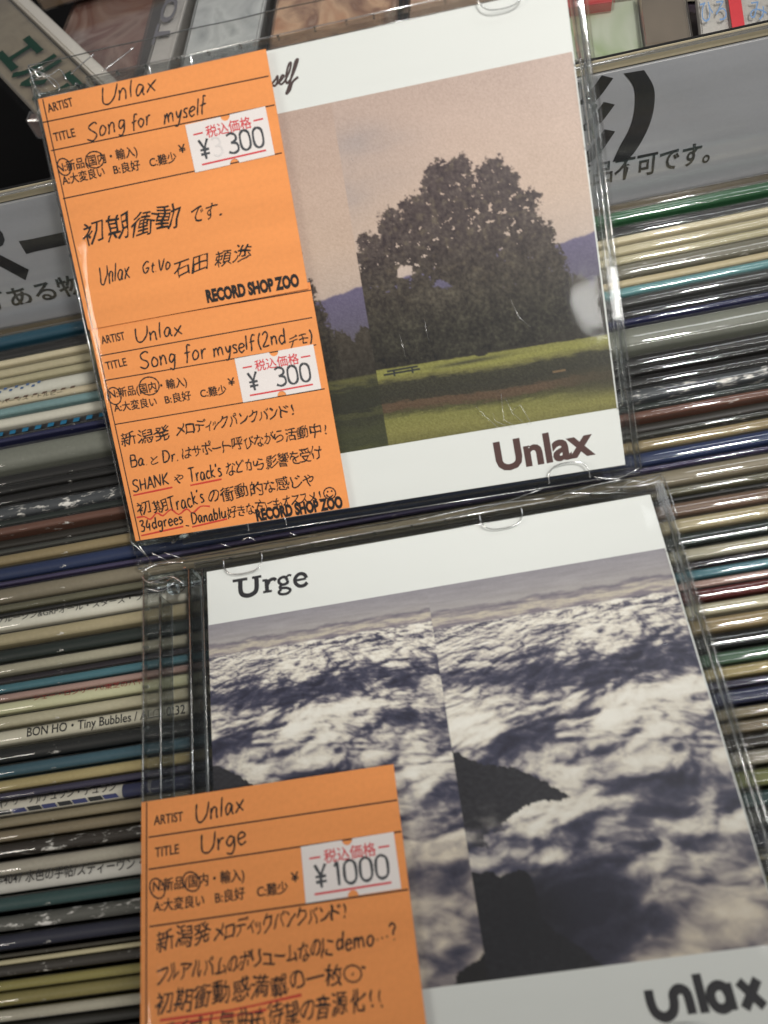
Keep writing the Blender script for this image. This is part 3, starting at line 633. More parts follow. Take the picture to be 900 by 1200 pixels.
# ---------------------------------------------------------------- records, spines up
EY = [112.6, 106.9, 101.3, 95.7, 92.5, 88.5, 85.0, 79.0, 75.9, 72.2, 67.8, 63.8, 61.6, 51.0, 46.0, 42.9, 38.9, 33.8, 31.2, 27.9, 23.9, 21.9, 17.9, 12.9, 11.3, 5.6, 2.9, 1.3, -3.4, -8.0, -12.6, -16.3, -18.8, -21.7, -24.1, -27.9, -31.7, -36.3, -41.0, -44.8, -48.3, -50.5, -54.8, -57.9, -61.3, -65.2, -69.2, -73.9, -78.0, -82.4, -86.7, -87.9, -89.3, -92.3, -95.0, -98.6]
# per record: spine colour, wear, height offset (mm), plastic cover, obi (end x, colour) or None, label, second colour beyond x
S_ = srgb
REC = [
 ((96, 84, 62), .1, -2.0, 1, None, 'dark brown record sleeve standing right in front of the silver sign', None),
 ((24, 84, 120), .1, .6, 1, None, 'record with a spine blue at its left end and green at its right end', ((40, 110, 66), 40)),
 ((40, 40, 42), .1, -.4, 1, None, 'black record sleeve between the blue and green spine and the cream spines', None),
 ((226, 214, 184), 0, .6, 1, None, 'cream record sleeve in a clear cover, farthest of the three pale spines near the sign', None),
 ((206, 196, 164), 0, 0, 1, None, 'cream record sleeve, middle one of the three pale spines near the sign', None),
 ((198, 190, 156), .0, -.2, 1, None, 'cream record sleeve, nearest of the three pale spines near the sign', None),
 ((128, 126, 116), .6, .2, 1, (-40, (206, 204, 190)), 'speckled grey record sleeve with a blue patterned band at its left end', None),
 ((198, 182, 146), .1, 0, 0, (-38, (188, 176, 148)), 'beige record sleeve with tiny black lettering and brown star marks at the left', None),
 ((120, 168, 186), 0, .3, 1, None, 'record whose spine is whitish at the left and light blue at the right', ((92, 160, 178), 20)),
 ((70, 72, 76), .2, 0, 1, (-24, (206, 202, 186)), 'grey record sleeve with a teal checked paper band on its left half', None),
 ((44, 44, 50), .1, -.7, 1, None, 'thin charcoal record sleeve behind the navy spine above the broad grey one', None),
 ((34, 38, 96), .1, .2, 1, None, 'navy record sleeve just behind the broad grey spine', None),
 ((128, 134, 130), .15, 1.0, 1, None, 'broad grey box of records, the widest spine of all', None),
 ((38, 37, 38), .1, -1.0, 1, None, 'black record sleeve directly in front of the broad grey spine', None),
 ((36, 35, 36), .15, 0, 1, None, 'black record sleeve, second in front of the broad grey spine', None),
 ((34, 33, 34), .1, -.4, 1, None, 'black record sleeve, third in front of the broad grey spine', None),
 ((74, 80, 92), .95, .3, 1, None, 'slate blue record sleeve rubbed white along its spine', None),
 ((36, 46, 44), .15, -.5, 1, None, 'dark green record sleeve in front of the rubbed slate one', None),
 ((118, 74, 62), .4, .3, 1, None, 'worn red brown record sleeve with pale frayed edges', None),
 ((46, 42, 38), .1, -1.5, 0, None, 'dark brown record sleeve sunk lower than its neighbours', None),
 ((64, 66, 64), .35, -.2, 1, None, 'dark grey record sleeve behind the olive tan one', None),
 ((158, 138, 98), .2, .1, 1, None, 'olive tan record sleeve directly behind the bright blue one', None),
 ((34, 52, 108), .25, .6, 1, None, 'bright blue record sleeve passing behind the gap between the two jewel cases', None),
 ((62, 54, 104), .3, -.2, 1, None, 'thin purple record sleeve in front of the bright blue one', None),
 ((140, 130, 112), .25, .5, 1, None, 'wide taupe record sleeve with a white upper edge', None),
 ((104, 102, 82), .2, -.3, 1, None, 'olive record sleeve with a wavy clear cover', None),
 ((38, 38, 40), .5, -.9, 0, None, 'narrow black record sleeve with white specks behind the white lettered band', None),
 ((128, 100, 86), .2, .4, 1, (-4, (206, 202, 186)), 'brown record sleeve with a white paper band lettered with &GRP', None),
 ((186, 172, 136), .35, .2, 1, None, 'mottled tan gold record sleeve in front of the band lettered &GRP', None),
 ((38, 50, 48), .3, -.3, 1, None, 'green black record sleeve with a thin gold upper line', None),
 ((182, 178, 160), .1, .2, 1, None, 'grey beige record sleeve between two dark ones', None),
 ((42, 34, 46), .5, -1.2, 1, None, 'purple black record sleeve behind the steel blue one', None),
 ((62, 128, 156), .15, .5, 1, None, 'steel blue record sleeve just behind the dusty pink one', None),
 ((188, 148, 146), .1, .1, 1, None, 'dusty pink record sleeve', None),
 ((112, 34, 34), .1, .3, 1, (-6, (200, 198, 160)), 'dark red record sleeve with a pale green band of red lettering', None),
 ((204, 198, 172), .3, .2, 1, None, 'mottled cream record sleeve in front of the dark red one', None),
 ((176, 152, 108), .2, .3, 1, (-7, (204, 198, 176)), 'tan record sleeve with a cream band lettered Tiny Bubbles', None),
 ((38, 40, 42), .45, -.3, 1, None, 'black record sleeve with white scratches behind the blue green one', None),
 ((58, 104, 132), .2, .4, 1, None, 'record whose spine is dull blue at the left and green white at the right', ((80, 124, 98), 30)),
 ((198, 178, 118), .1, .3, 1, None, 'mustard gold record sleeve in front of the dull blue one', None),
 ((62, 58, 96), .2, -.4, 1, None, 'dark violet record sleeve with pale edges behind the checked band', None),
 ((48, 54, 108), .2, .3, 1, (-28, (206, 200, 184)), 'navy record sleeve with a white band of katakana over blue and black blocks', None),
 ((160, 146, 118), .15, 0, 1, None, 'beige record sleeve in front of the band with blue and black blocks', None),
 ((150, 134, 108), .15, -.2, 1, None, 'brown grey record sleeve, second in front of the blocked band', None),
 ((62, 54, 48), .85, -.3, 1, None, 'dark brown record sleeve with flaking white lettering', None),
 ((190, 184, 176), .1, .7, 1, None, 'pale grey record sleeve behind the band lettered 4047', None),
 ((150, 158, 90), .1, .2, 1, (-8, (206, 202, 192)), 'yellow green record sleeve with a white band lettered 4047', None),
 ((52, 92, 98), .2, .2, 1, None, 'teal record sleeve in front of the band lettered 4047', None),
 ((96, 98, 98), .9, .1, 0, None, 'grey record sleeve with worn silver lettering', None),
 ((48, 50, 78), .25, -.9, 1, None, 'navy black record sleeve beside a deep gap', None),
 ((74, 70, 62), .5, -.6, 0, None, 'dark speckled record sleeve behind the twin cream lines', None),
 ((208, 198, 160), .1, .2, 0, None, 'thin cream record sleeve showing as twin pale lines', None),
 ((70, 64, 60), .6, -.5, 1, None, 'dark speckled record sleeve in front of the twin cream lines', None),
 ((168, 158, 78), .1, .3, 1, None, 'olive yellow record sleeve, farther of the two olive ones', None),
 ((160, 148, 80), .1, .1, 1, None, 'olive yellow record sleeve, nearer of the two olive ones', None),
]
X0, X1 = -112, 205
def record(i, ytop, ybot, spec, shift=0, extra=None):
    col, wear, dz, cover, obi, label, c2 = spec
    pitch = ytop-ybot; t = pitch*.86; yc = (ytop+ybot)/2
    dz = dz-.9
    o = empty('record_sleeve', TR(45, yc, dz), label, 'record', 'record sleeves standing with their spines up in the bin')
    rz = random.uniform(-.0022, .0022); o.rotation_euler.z = rz
    dim = lambda c: S_(*[(v*.72+sum(c)/3*.28)*.9*w_ for v, w_ in zip(c, (1.02, 1, .93))])
    ma = paper('spine_%02d' % i, dim(col), .5, wear=wear, grain=.22, col2=dim(c2[0]) if c2 else None, x_split=c2[1]-45 if c2 else None, streak=.12, spec=.3)
    n = 48; ph = random.uniform(0, 9); ph2 = random.uniform(0, 9)
    def extr(name, mat, x0, x1, th, lift, drop, wob, seg=n, parent=o, nprof=9, roundness=.6):
        r = th*roundness*(1.0 if roundness < .5 else 1.25)
        prof = [(-th/2, -drop)]
        for k in range(nprof):
            a = math.pi*(1-k/(nprof-1)); prof.append((th/2*math.copysign(abs(math.cos(a))**.95, math.cos(a)), lift-r/2+math.sin(a)*r/2))
        prof.append((th/2, -drop)); V = []; F = []; m = len(prof)
        for s in range(seg+1):
            x = x0+(x1-x0)*s/seg
            wz = wob*(math.sin(x*.045+ph)+.6*math.sin(x*.13+ph2)+.25*math.sin(x*.41+ph)); wy = wob*.7*math.sin(x*.03+ph2)
            for (y, z) in prof: V.append((x, y+wy, z+(wz if z > -drop else 0)))
        for s in range(seg):
            for k in range(m-1): F.append((s*m+k, (s+1)*m+k, (s+1)*m+k+1, s*m+k+1))
        F.append(tuple(range(m))); F.append(tuple(seg*m+k for k in range(m))[::-1])
        return frompy(name, V, F, mat, parent, smooth=True)
    extr('sleeve', ma, X0-45, X1-45, t*.90, 0, 312, .10)
    if obi:
        oc = obi[1]; om = paper('obi_%02d' % i, S_(*oc), .5, grain=.12, wear=.05, spec=.3)
        extr('paper_band', om, X0-45-2, obi[0]-45, t*.94, .10, 60, .10, seg=20)
    if cover: extr('clear_cover', RFILM, X0-45-4, X1-45+4, t*1.03, .42, 300, .16, seg=64, roundness=.45)
    return o, -45, -yc, t
recs = []
for i, spec in enumerate(REC):
    recs.append(record(i, EY[i], EY[i+1], spec))
# two more beyond the frame edge, where the row goes on
recs.append(record(55, -101.7, -104.6, ((60, 60, 60), .2, -2.5, 0, None, 'charcoal record sleeve at the near end of the row, beside the pale grey one', None)))
recs.append(record(56, -95.6-3.1, -101.7, ((196, 192, 180), .2, .6, 1, None, 'pale grey record sleeve in front of the olive yellow ones', None)))
for k in range(6):
    y = -104.6-k*4.2
    recs.append(record(57+k, y, y-4.0, (((52, 54, 58), (120, 96, 70), (40, 60, 90), (150, 148, 140), (70, 40, 40), (60, 70, 60))[k], .2, -2.2, 1, None,
        ('slate', 'brown', 'dull blue', 'light grey', 'maroon', 'moss green')[k]+' record sleeve past the near edge of the row', None)))
def spine_text(i, txt, x0, y0, x1, y1, h, mat, bold=0., z=.22):
    o, ox, oy, t = recs[i]
    put_text('spine_lettering', txt, (x0+ox, y0+oy), (x1+ox, y1+oy), h, mat, o, z+.02, bold)
DRED = paper('dark_red_print', S_(140, 40, 36), .6)
SPR = paper('spine_black_print', S_(36, 34, 34), .6, grain=.3)
spine_text(7, 'ハーマス・トルビー', -72.2, 77.1, -50.8, 76.5, 1.1, SPR)
spine_text(27, 'ブ・グルーシン&GRPオール・スターズ・ライブ・イン・', -72, -.9, -8, -1.1, 1.8, SPR)
spine_text(34, 'シェー・ロンリーハ/東芝のパヤキ', -54, -25.3, -20, -25.6, 1.2, DRED); 
spine_text(36, 'BON HO・Tiny Bubbles / ALO-0232', -55.3, -35.0, -10.4, -35.5, 2.4, SPR, .01)
spine_text(41, 'ARENA(アリーナ)/デュラン・デュラン', -69, -52.0, -29.5, -52.4, 1.7, SPR, .01)
spine_text(46, 'VIM-4047 水色の手帖/スティーヴン・', -64.3, -71.2, -22.5, -71.9, 2.1, SPR, .005)
def band_print(i, items, mat):
    o, ox, oy, t = recs[i]; V = []; F = []
    for (x, y, w, h, sk) in items:
        b = len(V); V += [(x+ox, y+oy, .21), (x+w+ox, y+oy, .21), (x+w+sk+ox, y+h+oy, .22), (x+sk+ox, y+h+oy, .22)]; F.append((b, b+1, b+2, b+3))
    frompy('band_print', V, F, mat, o)
TEAL = paper('teal_print', S_(30, 98, 130), .6); BROWN = paper('brown_print', S_(96, 78, 66), .6); NAVY = paper('navy_print', S_(52, 58, 104), .6); BLK = paper('block_black', S_(30, 32, 34), .6)
band_print(9, [(-73+k*4.4, 64.6, 2.1, 1.4, .3) for k in range(11)], TEAL)
band_print(6, [(-76+k*2.0, 82.6-(k % 2)*1.0, 1.1, .8, .3) for k in range(9)], paper('blue_pattern', S_(76, 104, 144), .6))
band_print(7, [(-78+k*3.3, 77.9, 1.6, .7, .5) for k in range(10)], BROWN)
band_print(41, [(-70+k*8.4, -54.3, 3.6, 1.1, -.9) for k in range(5)], BLK)
band_print(41, [(-66+k*8.4, -54.3, 3.8, 1.1, -.9) for k in range(5)], NAVY)

# ---------------------------------------------------------------- silver sign between the records and the stock behind
th = math.radians(75)
SG = Matrix.Translation(Vector((0, 113.6, 0))*MM) @ Matrix.Rotation(th, 4, 'X')
sign = empty('divider_sign', SG, 'silver grey sign card with bold black Japanese lettering in a clear holder behind the records', 'sign')
SILV = paper('silver_sign_face', S_(196, 197, 202), .34, grain=.10, streak=.14, spec=.6)
box('sign_card', (-150, -40, -1.2), (240, 38.6, 0), SILV, sign, .2, 1)
box('holder_back', (-150, -40, -3.0), (240, 42.0, -1.6), CLEAR, sign, .4)
box('holder_rim', (-150, 39.0, -.8), (240, 42.6, 1.4), LID, sign, .9, 4)
box('paper_strip', (-150, 38.9, -1.3), (240, 42.2, -.9), paper('strip', S_(206, 192, 160), .5), sign)
tubes('rim_highlight', [[(-150, 42.2, 1.3), (45, 42.2, 1.3), (240, 42.2, 1.3)]], .5, HIGHLIGHT, sign, n=10)
box('dark_backing', (-150, -40, -5.6), (240, 41.2, -3.4), DARK, sign, .2, 1)
box('holder_front', (-150, -40, .5), (240, 38.8, 1.1), film('holder_sheet', refl=1.2, bump=.2, bscale=25, rough=.08, floor=.05), sign)
SINK = paper('sign_black', S_(28, 28, 30), .5, grain=.12)
put_text('sign_lettering', 'ペー', (-82, 12.8), (-31.5, 12.8), 23, SINK, sign, .12, .035, caph=.82)
put_text('sign_lettering', '影', (113, 13.2), (140, 13.2), 24, SINK, sign, .12, .03, caph=.82)
V, F = [], []
arc = [(147.7, 37.1, 141.7, 37.4), (151.0, 31.5, 145.0, 32.5), (151.6, 25.5, 145.5, 25.5), (150.4, 19.5, 144.2, 20), (147.6, 13.8, 141.6, 15.2), (144.2, 9.6, 139.6, 10.6)]
P_ = smooth_path([(a, b) for a, b, c, d in arc], 5); Q_ = smooth_path([(c, d) for a, b, c, d in arc], 5)
for p, q in zip(P_, Q_): V += [(p.x, p.y, .12), (q.x, q.y, .12)]
F = [(2*k, 2*k+1, 2*k+3, 2*k+2) for k in range(len(P_)-1)]
frompy('sign_lettering', V, F, SINK, sign)
put_text('sign_lettering', '傷がある物', (-88, 3.6), (-41.5, 3.6), 6.6, SINK, sign, .12, .02, caph=.80)
put_text('sign_lettering', 'は返品不可です。', (119.5, 4.6), (171.2, 4.2), 6.6, SINK, sign, .12, .02, caph=.80)

# ---------------------------------------------------------------- stock lying behind the sign
props(box('display_board', (-36, 126, 8), (330, 330, 14), DARK), kind='structure')
def blotch(name, cols, scale=30, rough=.35, seed=0.):
    if name in _M: return _M[name]
    m, nt, out = newmat(name); N = nt.nodes; L = nt.links
    p = N.new('ShaderNodeBsdfPrincipled'); p.inputs['Roughness'].default_value = rough
    tc = N.new('ShaderNodeTexCoord'); mp = N.new('ShaderNodeMapping'); mp.inputs['Location'].default_value = (seed, seed*.7, 0); L.new(tc.outputs['Object'], mp.inputs[0])
    nz = N.new('ShaderNodeTexNoise'); nz.inputs['Scale'].default_value = scale; nz.inputs['Detail'].default_value = 3; nz.inputs['Distortion'].default_value = 1.2; L.new(mp.outputs[0], nz.inputs['Vector'])
    cr = N.new('ShaderNodeValToRGB'); L.new(nz.outputs[0], cr.inputs[0])
    n = len(cols)
    while len(cr.color_ramp.elements) < n: cr.color_ramp.elements.new(.5)
    for k, c in enumerate(cols):
        cr.color_ramp.elements[k].position = .3+.4*k/(n-1); cr.color_ramp.elements[k].color = S_(*c)
    L.new(cr.outputs[0], p.inputs['Base Color']); L.new(p.outputs[0], out.inputs[0]); _M[name] = m; return m
def flat_case(name, label, cat, x, y, z, w, d, h, rz, mat, filmy=True, rx_=0, ry_=0, group=None):
    o = empty(name, TR(x, y, z, rz, rx_, ry_), label, cat, group)
    box('insert', (-w/2+.8, -d/2+.8, .8), (w/2-.8, d/2-.8, h-1.2), mat, o, .2, 1)
    if filmy: box('clear_shell', (-w/2, -d/2, 0), (w/2, d/2, h), film('shell_film', refl=2.4, bump=.9, bscale=28, rough=.10, floor=.06, tint=(.95, .95, .94)), o, 1.0, 3)
    return o
dv = math.radians(-58.5)
o = flat_case('box_set', 'brown box set with large dark green lettering and a pale rim', 'box', -60, 215, 14, 120, 24, 14, dv, blotch('kraft', [(156, 140, 116), (172, 156, 130), (134, 118, 98)], 60, .6))
box('pale_rim', (-60, 12.6, 1), (60, 17.5, 15), paper('pale_rim', S_(214, 208, 198), .4), o, .8)
put_text('green_lettering', 'エルア皿', (-4, -8), (58, -8), 15, paper('green_ink', S_(30, 62, 50), .6), o, 14.06, .03)
flat_case('cd_case', 'reddish brown compact disc in glossy wrap beside the pale rimmed box', 'cd case', -20, 214, 14.2, 58, 82, 9, math.radians(-14), blotch('redbrown', [(120, 84, 74), (176, 146, 134), (140, 98, 88), (214, 190, 180)], 40))
flat_case('cd_case', 'plum coloured compact disc at the top left edge behind the reddish brown one', 'cd case', -30, 262, 24.5, 52, 40, 9, math.radians(8), blotch('plum', [(70, 56, 64), (168, 140, 110), (104, 88, 92)], 30))
o = flat_case('cd_case', 'white spined case with grey capital letters running up it', 'cd case', 4, 208, 24.4, 9, 76, 11, math.radians(-12), paper('white_spine', S_(212, 206, 200), .5), True)
put_text('spine_lettering', 'TORS', (1.6, -22), (1.6, 22), 5.6, paper('grey_print', S_(110, 108, 112), .6), o, 11.1, .02)
o = flat_case('cd_case', 'grey white case with pale drawings, between the white spine and the tan covers', 'cd case', 24, 204, 24.4, 27, 76, 10, math.radians(-11), blotch('greywhite', [(170, 172, 172), (226, 228, 226), (198, 200, 200), (130, 134, 136)], 40))
flat_case('cd_case', 'tan and copper compact disc behind the top edge of the upper jewel case', 'cd case', 62, 199, 24.4, 44, 74, 9, math.radians(-10), blotch('copper', [(190, 130, 96), (226, 184, 150), (150, 110, 90), (240, 220, 200)], 40))
flat_case('cd_case', 'peach brown compact disc right of the copper one behind the jewel case', 'cd case', 106, 188, 24.4, 40, 74, 9, math.radians(-10), blotch('peach', [(210, 168, 138), (232, 200, 174), (186, 140, 114)], 22, seed=3.))
flat_case('cd_case', 'dark covered compact disc lying beneath the copper and peach ones', 'cd case', 60, 196, 14.2, 150, 92, 9.5, math.radians(-10), blotch('undercase', [(70, 62, 60), (110, 98, 92)], 30))
o = flat_case('cd_case', 'red covered case at the top right of the upper jewel case', 'cd case', 141, 186, 24.6, 22, 52, 10, math.radians(-8), blotch('redcase', [(186, 44, 50), (206, 70, 70), (170, 36, 44)], 24))
flat_case('cd_case', 'pale green and white case beneath the red one', 'cd case', 143, 152, 24.4, 24, 26, 7, math.radians(-8), blotch('greencase', [(130, 160, 84), (206, 212, 190), (150, 178, 110)], 26))
flat_case('cd_case', 'grey brown glossy case between the green case and the white strip', 'cd case', 161, 148, 24.4, 15, 26, 9, math.radians(-10), blotch('greybrown', [(120, 108, 94), (146, 132, 116)], 22))
flat_case('booklet_stack', 'plain cream booklet stack at the top right', 'booklet', 170, 183, 24.4, 40, 40, 12, math.radians(-11), paper('creambook', S_(222, 214, 190), .6), False)
o = flat_case('cd_case', 'white case with blue brush writing and a red bar at the top right', 'cd case', 184, 143.5, 24.6, 28, 24, 9, math.radians(-12), paper('whitecase', S_(222, 216, 208), .5))
box('red_bar', (-4.6, -11, 8.9), (-1.0, 11, 9.3), REDPRN, o)
put_text('blue_writing', 'ひろ', (-13, -5), (-5.5, -5), 10, paper('blue_ink', S_(120, 148, 184), .6), o, 9.05, caph=.85)
put_text('blue_writing', 'みを', (1, -6), (11, -6), 9, _M['blue_ink'], o, 9.05, caph=.85)
props(box('case_stack', (133, 128, 14.2), (215, 205, 24.0), blotch('purpledark', [(58, 48, 58), (72, 62, 72)], 20, .5)), 'dark purple tray of cases under the red, green and white cases', 'tray')
props(box('support_crate', (-20, 128, 14.2), (128, 152, 26), DARK, None, 1), 'black crate tucked under the top of the upper jewel case', 'crate')
flat_case('card_corner', 'small beige card lying in the dark gap at the left edge', 'card', -86, 172, 14.2-160, 40, 60, 3, .3, paper('beigecard', S_(120, 108, 84), .6), False)

# ---------------------------------------------------------------- jewel cases
def frame_of(R, T):
    """matrix of a booklet plane: x right, y up the cover, z towards the viewer"""
    X, Y, Z, Pn = R
    m = Matrix((Vector(X), Vector(Y), Vector(Z))).transposed().to_4x4(); m.translation = Vector(Pn)*MM
    return m
MU = frame_of(((.99948243, -.0296892, .01238676), (.01792892, .83378957, .55179118), (-.02671019, -.5512835, .83389032), (-1.87758, 113.09985, 74.19492)), None)
ML = frame_of(((1, 0, 0), (0, 1, 0), (0, 0, 1), (0, 0, 9)), None)

def picture(name, fn, parent, mat, y0=15.4, y1=104.65, w=120.6, step=.26, z=.03):
    nx = int(w/step); ny = int((y1-y0)/step)
    xs = np.linspace(.0, w, nx); ys = np.linspace(y0, y1, ny); X, Y = np.meshgrid(xs, ys)
    col = lin(fn(X, Y)).reshape(-1, 3)
    co = np.stack([X, -Y, np.full(X.shape, z)], -1).reshape(-1, 3)*MM
    me = bpy.data.meshes.new(name); me.vertices.add(nx*ny); me.vertices.foreach_set('co', co.ravel())
    i = (np.arange(ny-1)[:, None]*nx+np.arange(nx-1)[None, :]).ravel()
    q = np.stack([i, i+nx, i+nx+1, i+1], 1)
    nf = len(q); me.loops.add(nf*4); me.loops.foreach_set('vertex_index', q.ravel().astype(np.int32))
    me.polygons.add(nf); me.polygons.foreach_set('loop_start', np.arange(nf, dtype=np.int32)*4); me.polygons.foreach_set('loop_total', np.full(nf, 4, np.int32))
    me.update()
    a = me.color_attributes.new('print', 'FLOAT_COLOR', 'POINT')
    a.data.foreach_set('color', np.concatenate([col, np.ones((len(col), 1))], 1).astype(np.float32).ravel())
    return link(name, me, mat, parent)

def jewel(mat4, label, tabs, clips):
    o = empty('jewel_case', mat4, label, 'cd case')
    x0, x1, y0, y1 = -17.5, 124.6, -122.6, 2.6
    box('back_panel', (x0+1.3, y0+1.3, -8.8), (x1-1.3, y1-1.3, -7.8), LID, o)
    # walls of the tray
    boxes('left_wall', [((x0, y0, -8.8), (x0+1.2, y1, 1.3)), ], CLEAR, o)
    boxes('right_wall', [((x1-1.2, y0+1.3, -8.8), (x1, y1-1.3, -1.2))], CLEAR, o)
    box('lid', (-3.2, y0, .35), (x1, y1, 1.35), LID, o, .25, 2)
    boxes('lid_rim', [((-3.2, y0, -5.2), (x1, y0+1.1, .3)), ((-3.2, y1-1.1, -5.2), (x1, y1, .3)), ((x1-1.0, y0+1.2, -.9), (x1, y1-1.2, .3))], CLEAR, o)
    boxes('tray_rail', [((-13.6, y0+1.4, -7.6), (-12.9, y1-7.5, .2)), ((-5.2, y0+1.4, -7.6), (-4.2, y1-1.4, .9)), ((-1.6, y0+1.4, -7.6), (-.9, y1-1.4, -.3))], EDGE, o)
    box('spine_strip', (x0+1.4, y0+1.2, -.6), (-13.8, y1-1.2, .7), LID, o)
    boxes('tray_base', [((x1-6.5, y0+2, -7.6), (x1-1.4, y1-2, -6.6)), ((-.8, y0+1.4, -7.6), (x1-6.6, y0+3.2, -6.7)), ((-.8, y1-3.2, -7.6), (x1-6.6, y1-1.4, -6.7))], LID, o)
    # hinge knuckles at the two ends of the spine
    for yy, s in ((y1, -1), (y0, 1)):
        boxes('hinge', [((x0+1.3, min(yy+s*1.2, yy+s*2.6), -6), (-3.5, max(yy+s*1.2, yy+s*2.6), 1.0)),
                        ((-11, min(yy+s*2.8, yy+s*6.8), -2), (-8.5, max(yy+s*2.8, yy+s*6.8), .8)), ((-7.5, min(yy+s*3, yy+s*5), -2), (-5.4, max(yy+s*3, yy+s*5), .5))], EDGE, o)
        tubes('hinge_pin', [[(-5.8, yy+s*1.0, -3), (-5.8, yy+s*1.0, 1.2)], [(x0+2, yy+s*3.2, .9), (x0+6, yy+s*4.2, 1.0), (-9, yy+s*3.1, 1.0), (-7, yy+s*5.8, .9)]], .42, EDGE, o)
    for nm, P in (('edge_glint', [(x1, y0+.6, 1.25), (x1, -60, 1.25), (x1, y1-.6, 1.25)]), ('edge_glint', [(x1-1.1, y0+1.4, .0), (x1-1.1, -60, .0), (x1-1.1, y1-1.4, .0)]), ('edge_glint', [(x1-.2, y0+.8, -3.4), (x1-.2, -60, -3.4), (x1-.2, y1-.8, -3.4)]), ('edge_glint', [(x1-.5, y0+.8, -8.2), (x1-.5, -60, -8.2), (x1-.5, y1-.8, -8.2)]),
                  ('edge_glint', [(x0, y0+.6, 1.2), (x0, -60, 1.2), (x0, y1-.6, 1.2)]), ('edge_glint', [(-13.2, y0+1.4, .4), (-13.2, -60, .4), (-13.2, y1-7, .4)]), ('edge_glint', [(-4.7, y0+1.4, 1.1), (-4.7, -60, 1.1), (-4.7, y1-1.4, 1.1)]), ('edge_glint', [(-1.2, y0+1.4, .1), (-1.2, -60, .1), (-1.2, y1-1.4, .1)]),
                  ('edge_glint', [(-3, y1, 1.2), (60, y1, 1.2), (x1-.6, y1, 1.2)]), ('edge_glint', [(-3, y0, 1.2), (60, y0, 1.2), (x1-.6, y0, 1.2)]), ('edge_glint', [(x0+1, y1-.4, -5), (60, y1-.4, -5), (x1-.6, y1-.4, -5)])):
        tubes(nm, [P], .17, HIGHLIGHT, o, n=8)  # glossy tubes added along the edges to make bright highlight lines
    # half-moon booklet tabs
    for (cx, cy, s, w) in tabs:
        P = [(cx-w, cy, .25), (cx-w*.98, cy+s*2.2, .2), (cx-w*.78, cy+s*4.0, .2), (cx-w*.35, cy+s*4.9, .2), (cx+w*.35, cy+s*4.9, .2), (cx+w*.78, cy+s*4.0, .2), (cx+w*.98, cy+s*2.2, .2), (cx+w, cy, .25)]
        tubes('booklet_tab', [[p+Vector((0, 0, 1.25)) for p in smooth_path(P, 4)]], .21, HIGHLIGHT, o, flat=.9)
    for (cy0, cy1) in clips:
        tubes('side_clip', [[(x1-3.4, -cy0, 1.5), (x1-2.6, -cy0, 1.6), (x1-2.5, -cy0-.6, 1.5), (x1-2.5, -cy1+.6, 1.5), (x1-2.6, -cy1, 1.6), (x1-3.4, -cy1, 1.5)], [(x1-1.7, -cy0-1, 1.5), (x1-1.7, -cy1+1, 1.5)]], .26, EDGE, o)
    rb = []
    for k in range(14):
        xx = 6+k*8.4+random.uniform(-2, 2)
        for yy in (y0+.2, y1-.9): rb.append(((xx, yy, .3), (xx+.5, yy+.7, 1.62)))
    for k in range(11):
        yy = y0+8+k*10.6; rb.append(((x1-.8, yy, .2), (x1+.15, yy+.7, 1.5))); rb.append(((x0-.1, yy, .6), (x0+1.3, yy+.5, 1.5)))
    boxes('molded_rib', rb, EDGE, o)
    return o
def scuffs(parent, paths):
    tubes('scratch', [[Vector((x, y, 1.40)) for x, y in p] for p in paths], .05, GLINT, parent, n=4)
scratchp = [[(84+i*2.6+math.sin(i)*2, -98-3*math.sin(i*2)), (86+i*2.4, -101-2*math.sin(i)), (89+i*2.2, -104.5+math.sin(i*3))] for i in range(5)]+[[(67, -76), (67.6, -82)], [(74, -73), (74.3, -79)], [(62, -30), (62.4, -31)], [(97, -72), (98.5, -77), (101, -80)]]
def booklet(parent, fn, artname):
    bk = empty('booklet', Matrix(), None, None); bk.parent = parent
    b = box('paper', (0, -120, -.7), (121, 0, 0), WHITE, bk, .1, 1)
    picture(artname, fn, bk, attrmat(artname+'_print'))
    return bk
up = jewel(MU, 'upper jewel case whose cover shows a big tree on a lawn', [(105, 2.2, -1, 5.6), (20, 2.2, -1, 5.6), (105.7, -121.8, 1, 5.4), (22, -121.8, 1, 5.4)], [(18, 38), (89, 104)])
lo = jewel(ML, 'lower jewel case whose cover shows a sea of clouds and the word Urge', [(10.8, 2.0, -1, 5.4), (81.7, 2.0, -1, 5.6), (20, -121.8, 1, 5.4), (96, -121.8, 1, 5.4)], [(16.5, 35), (88, 104)])
scuffs(up, scratchp)
bu = booklet(up, art_tree, 'tree_photo'); bl = booklet(lo, art_cloud, 'cloud_photo')
BRW = paper('brown_print_logo', S_(80, 52, 48), .5, grain=.06)
BLKP = paper('black_print_logo', S_(40, 38, 42), .5, grain=.06)
put_text('cover_lettering', 'Unlax', (87.2, -116.2), (113.6, -115.6), 7.6, BRW, bu, .05, .035, slant=-.0)
def sec(name, letters, mat, parent, z=.05):
    V = []; F = []
    for path, w in letters:
        v, f = strokes_geo([smooth_path(path, 6)], w, z, taper=False, vary=0); b = len(V); V += v; F += [tuple(b+i for i in q) for q in f]
    return frompy(name, V, F, mat, parent)
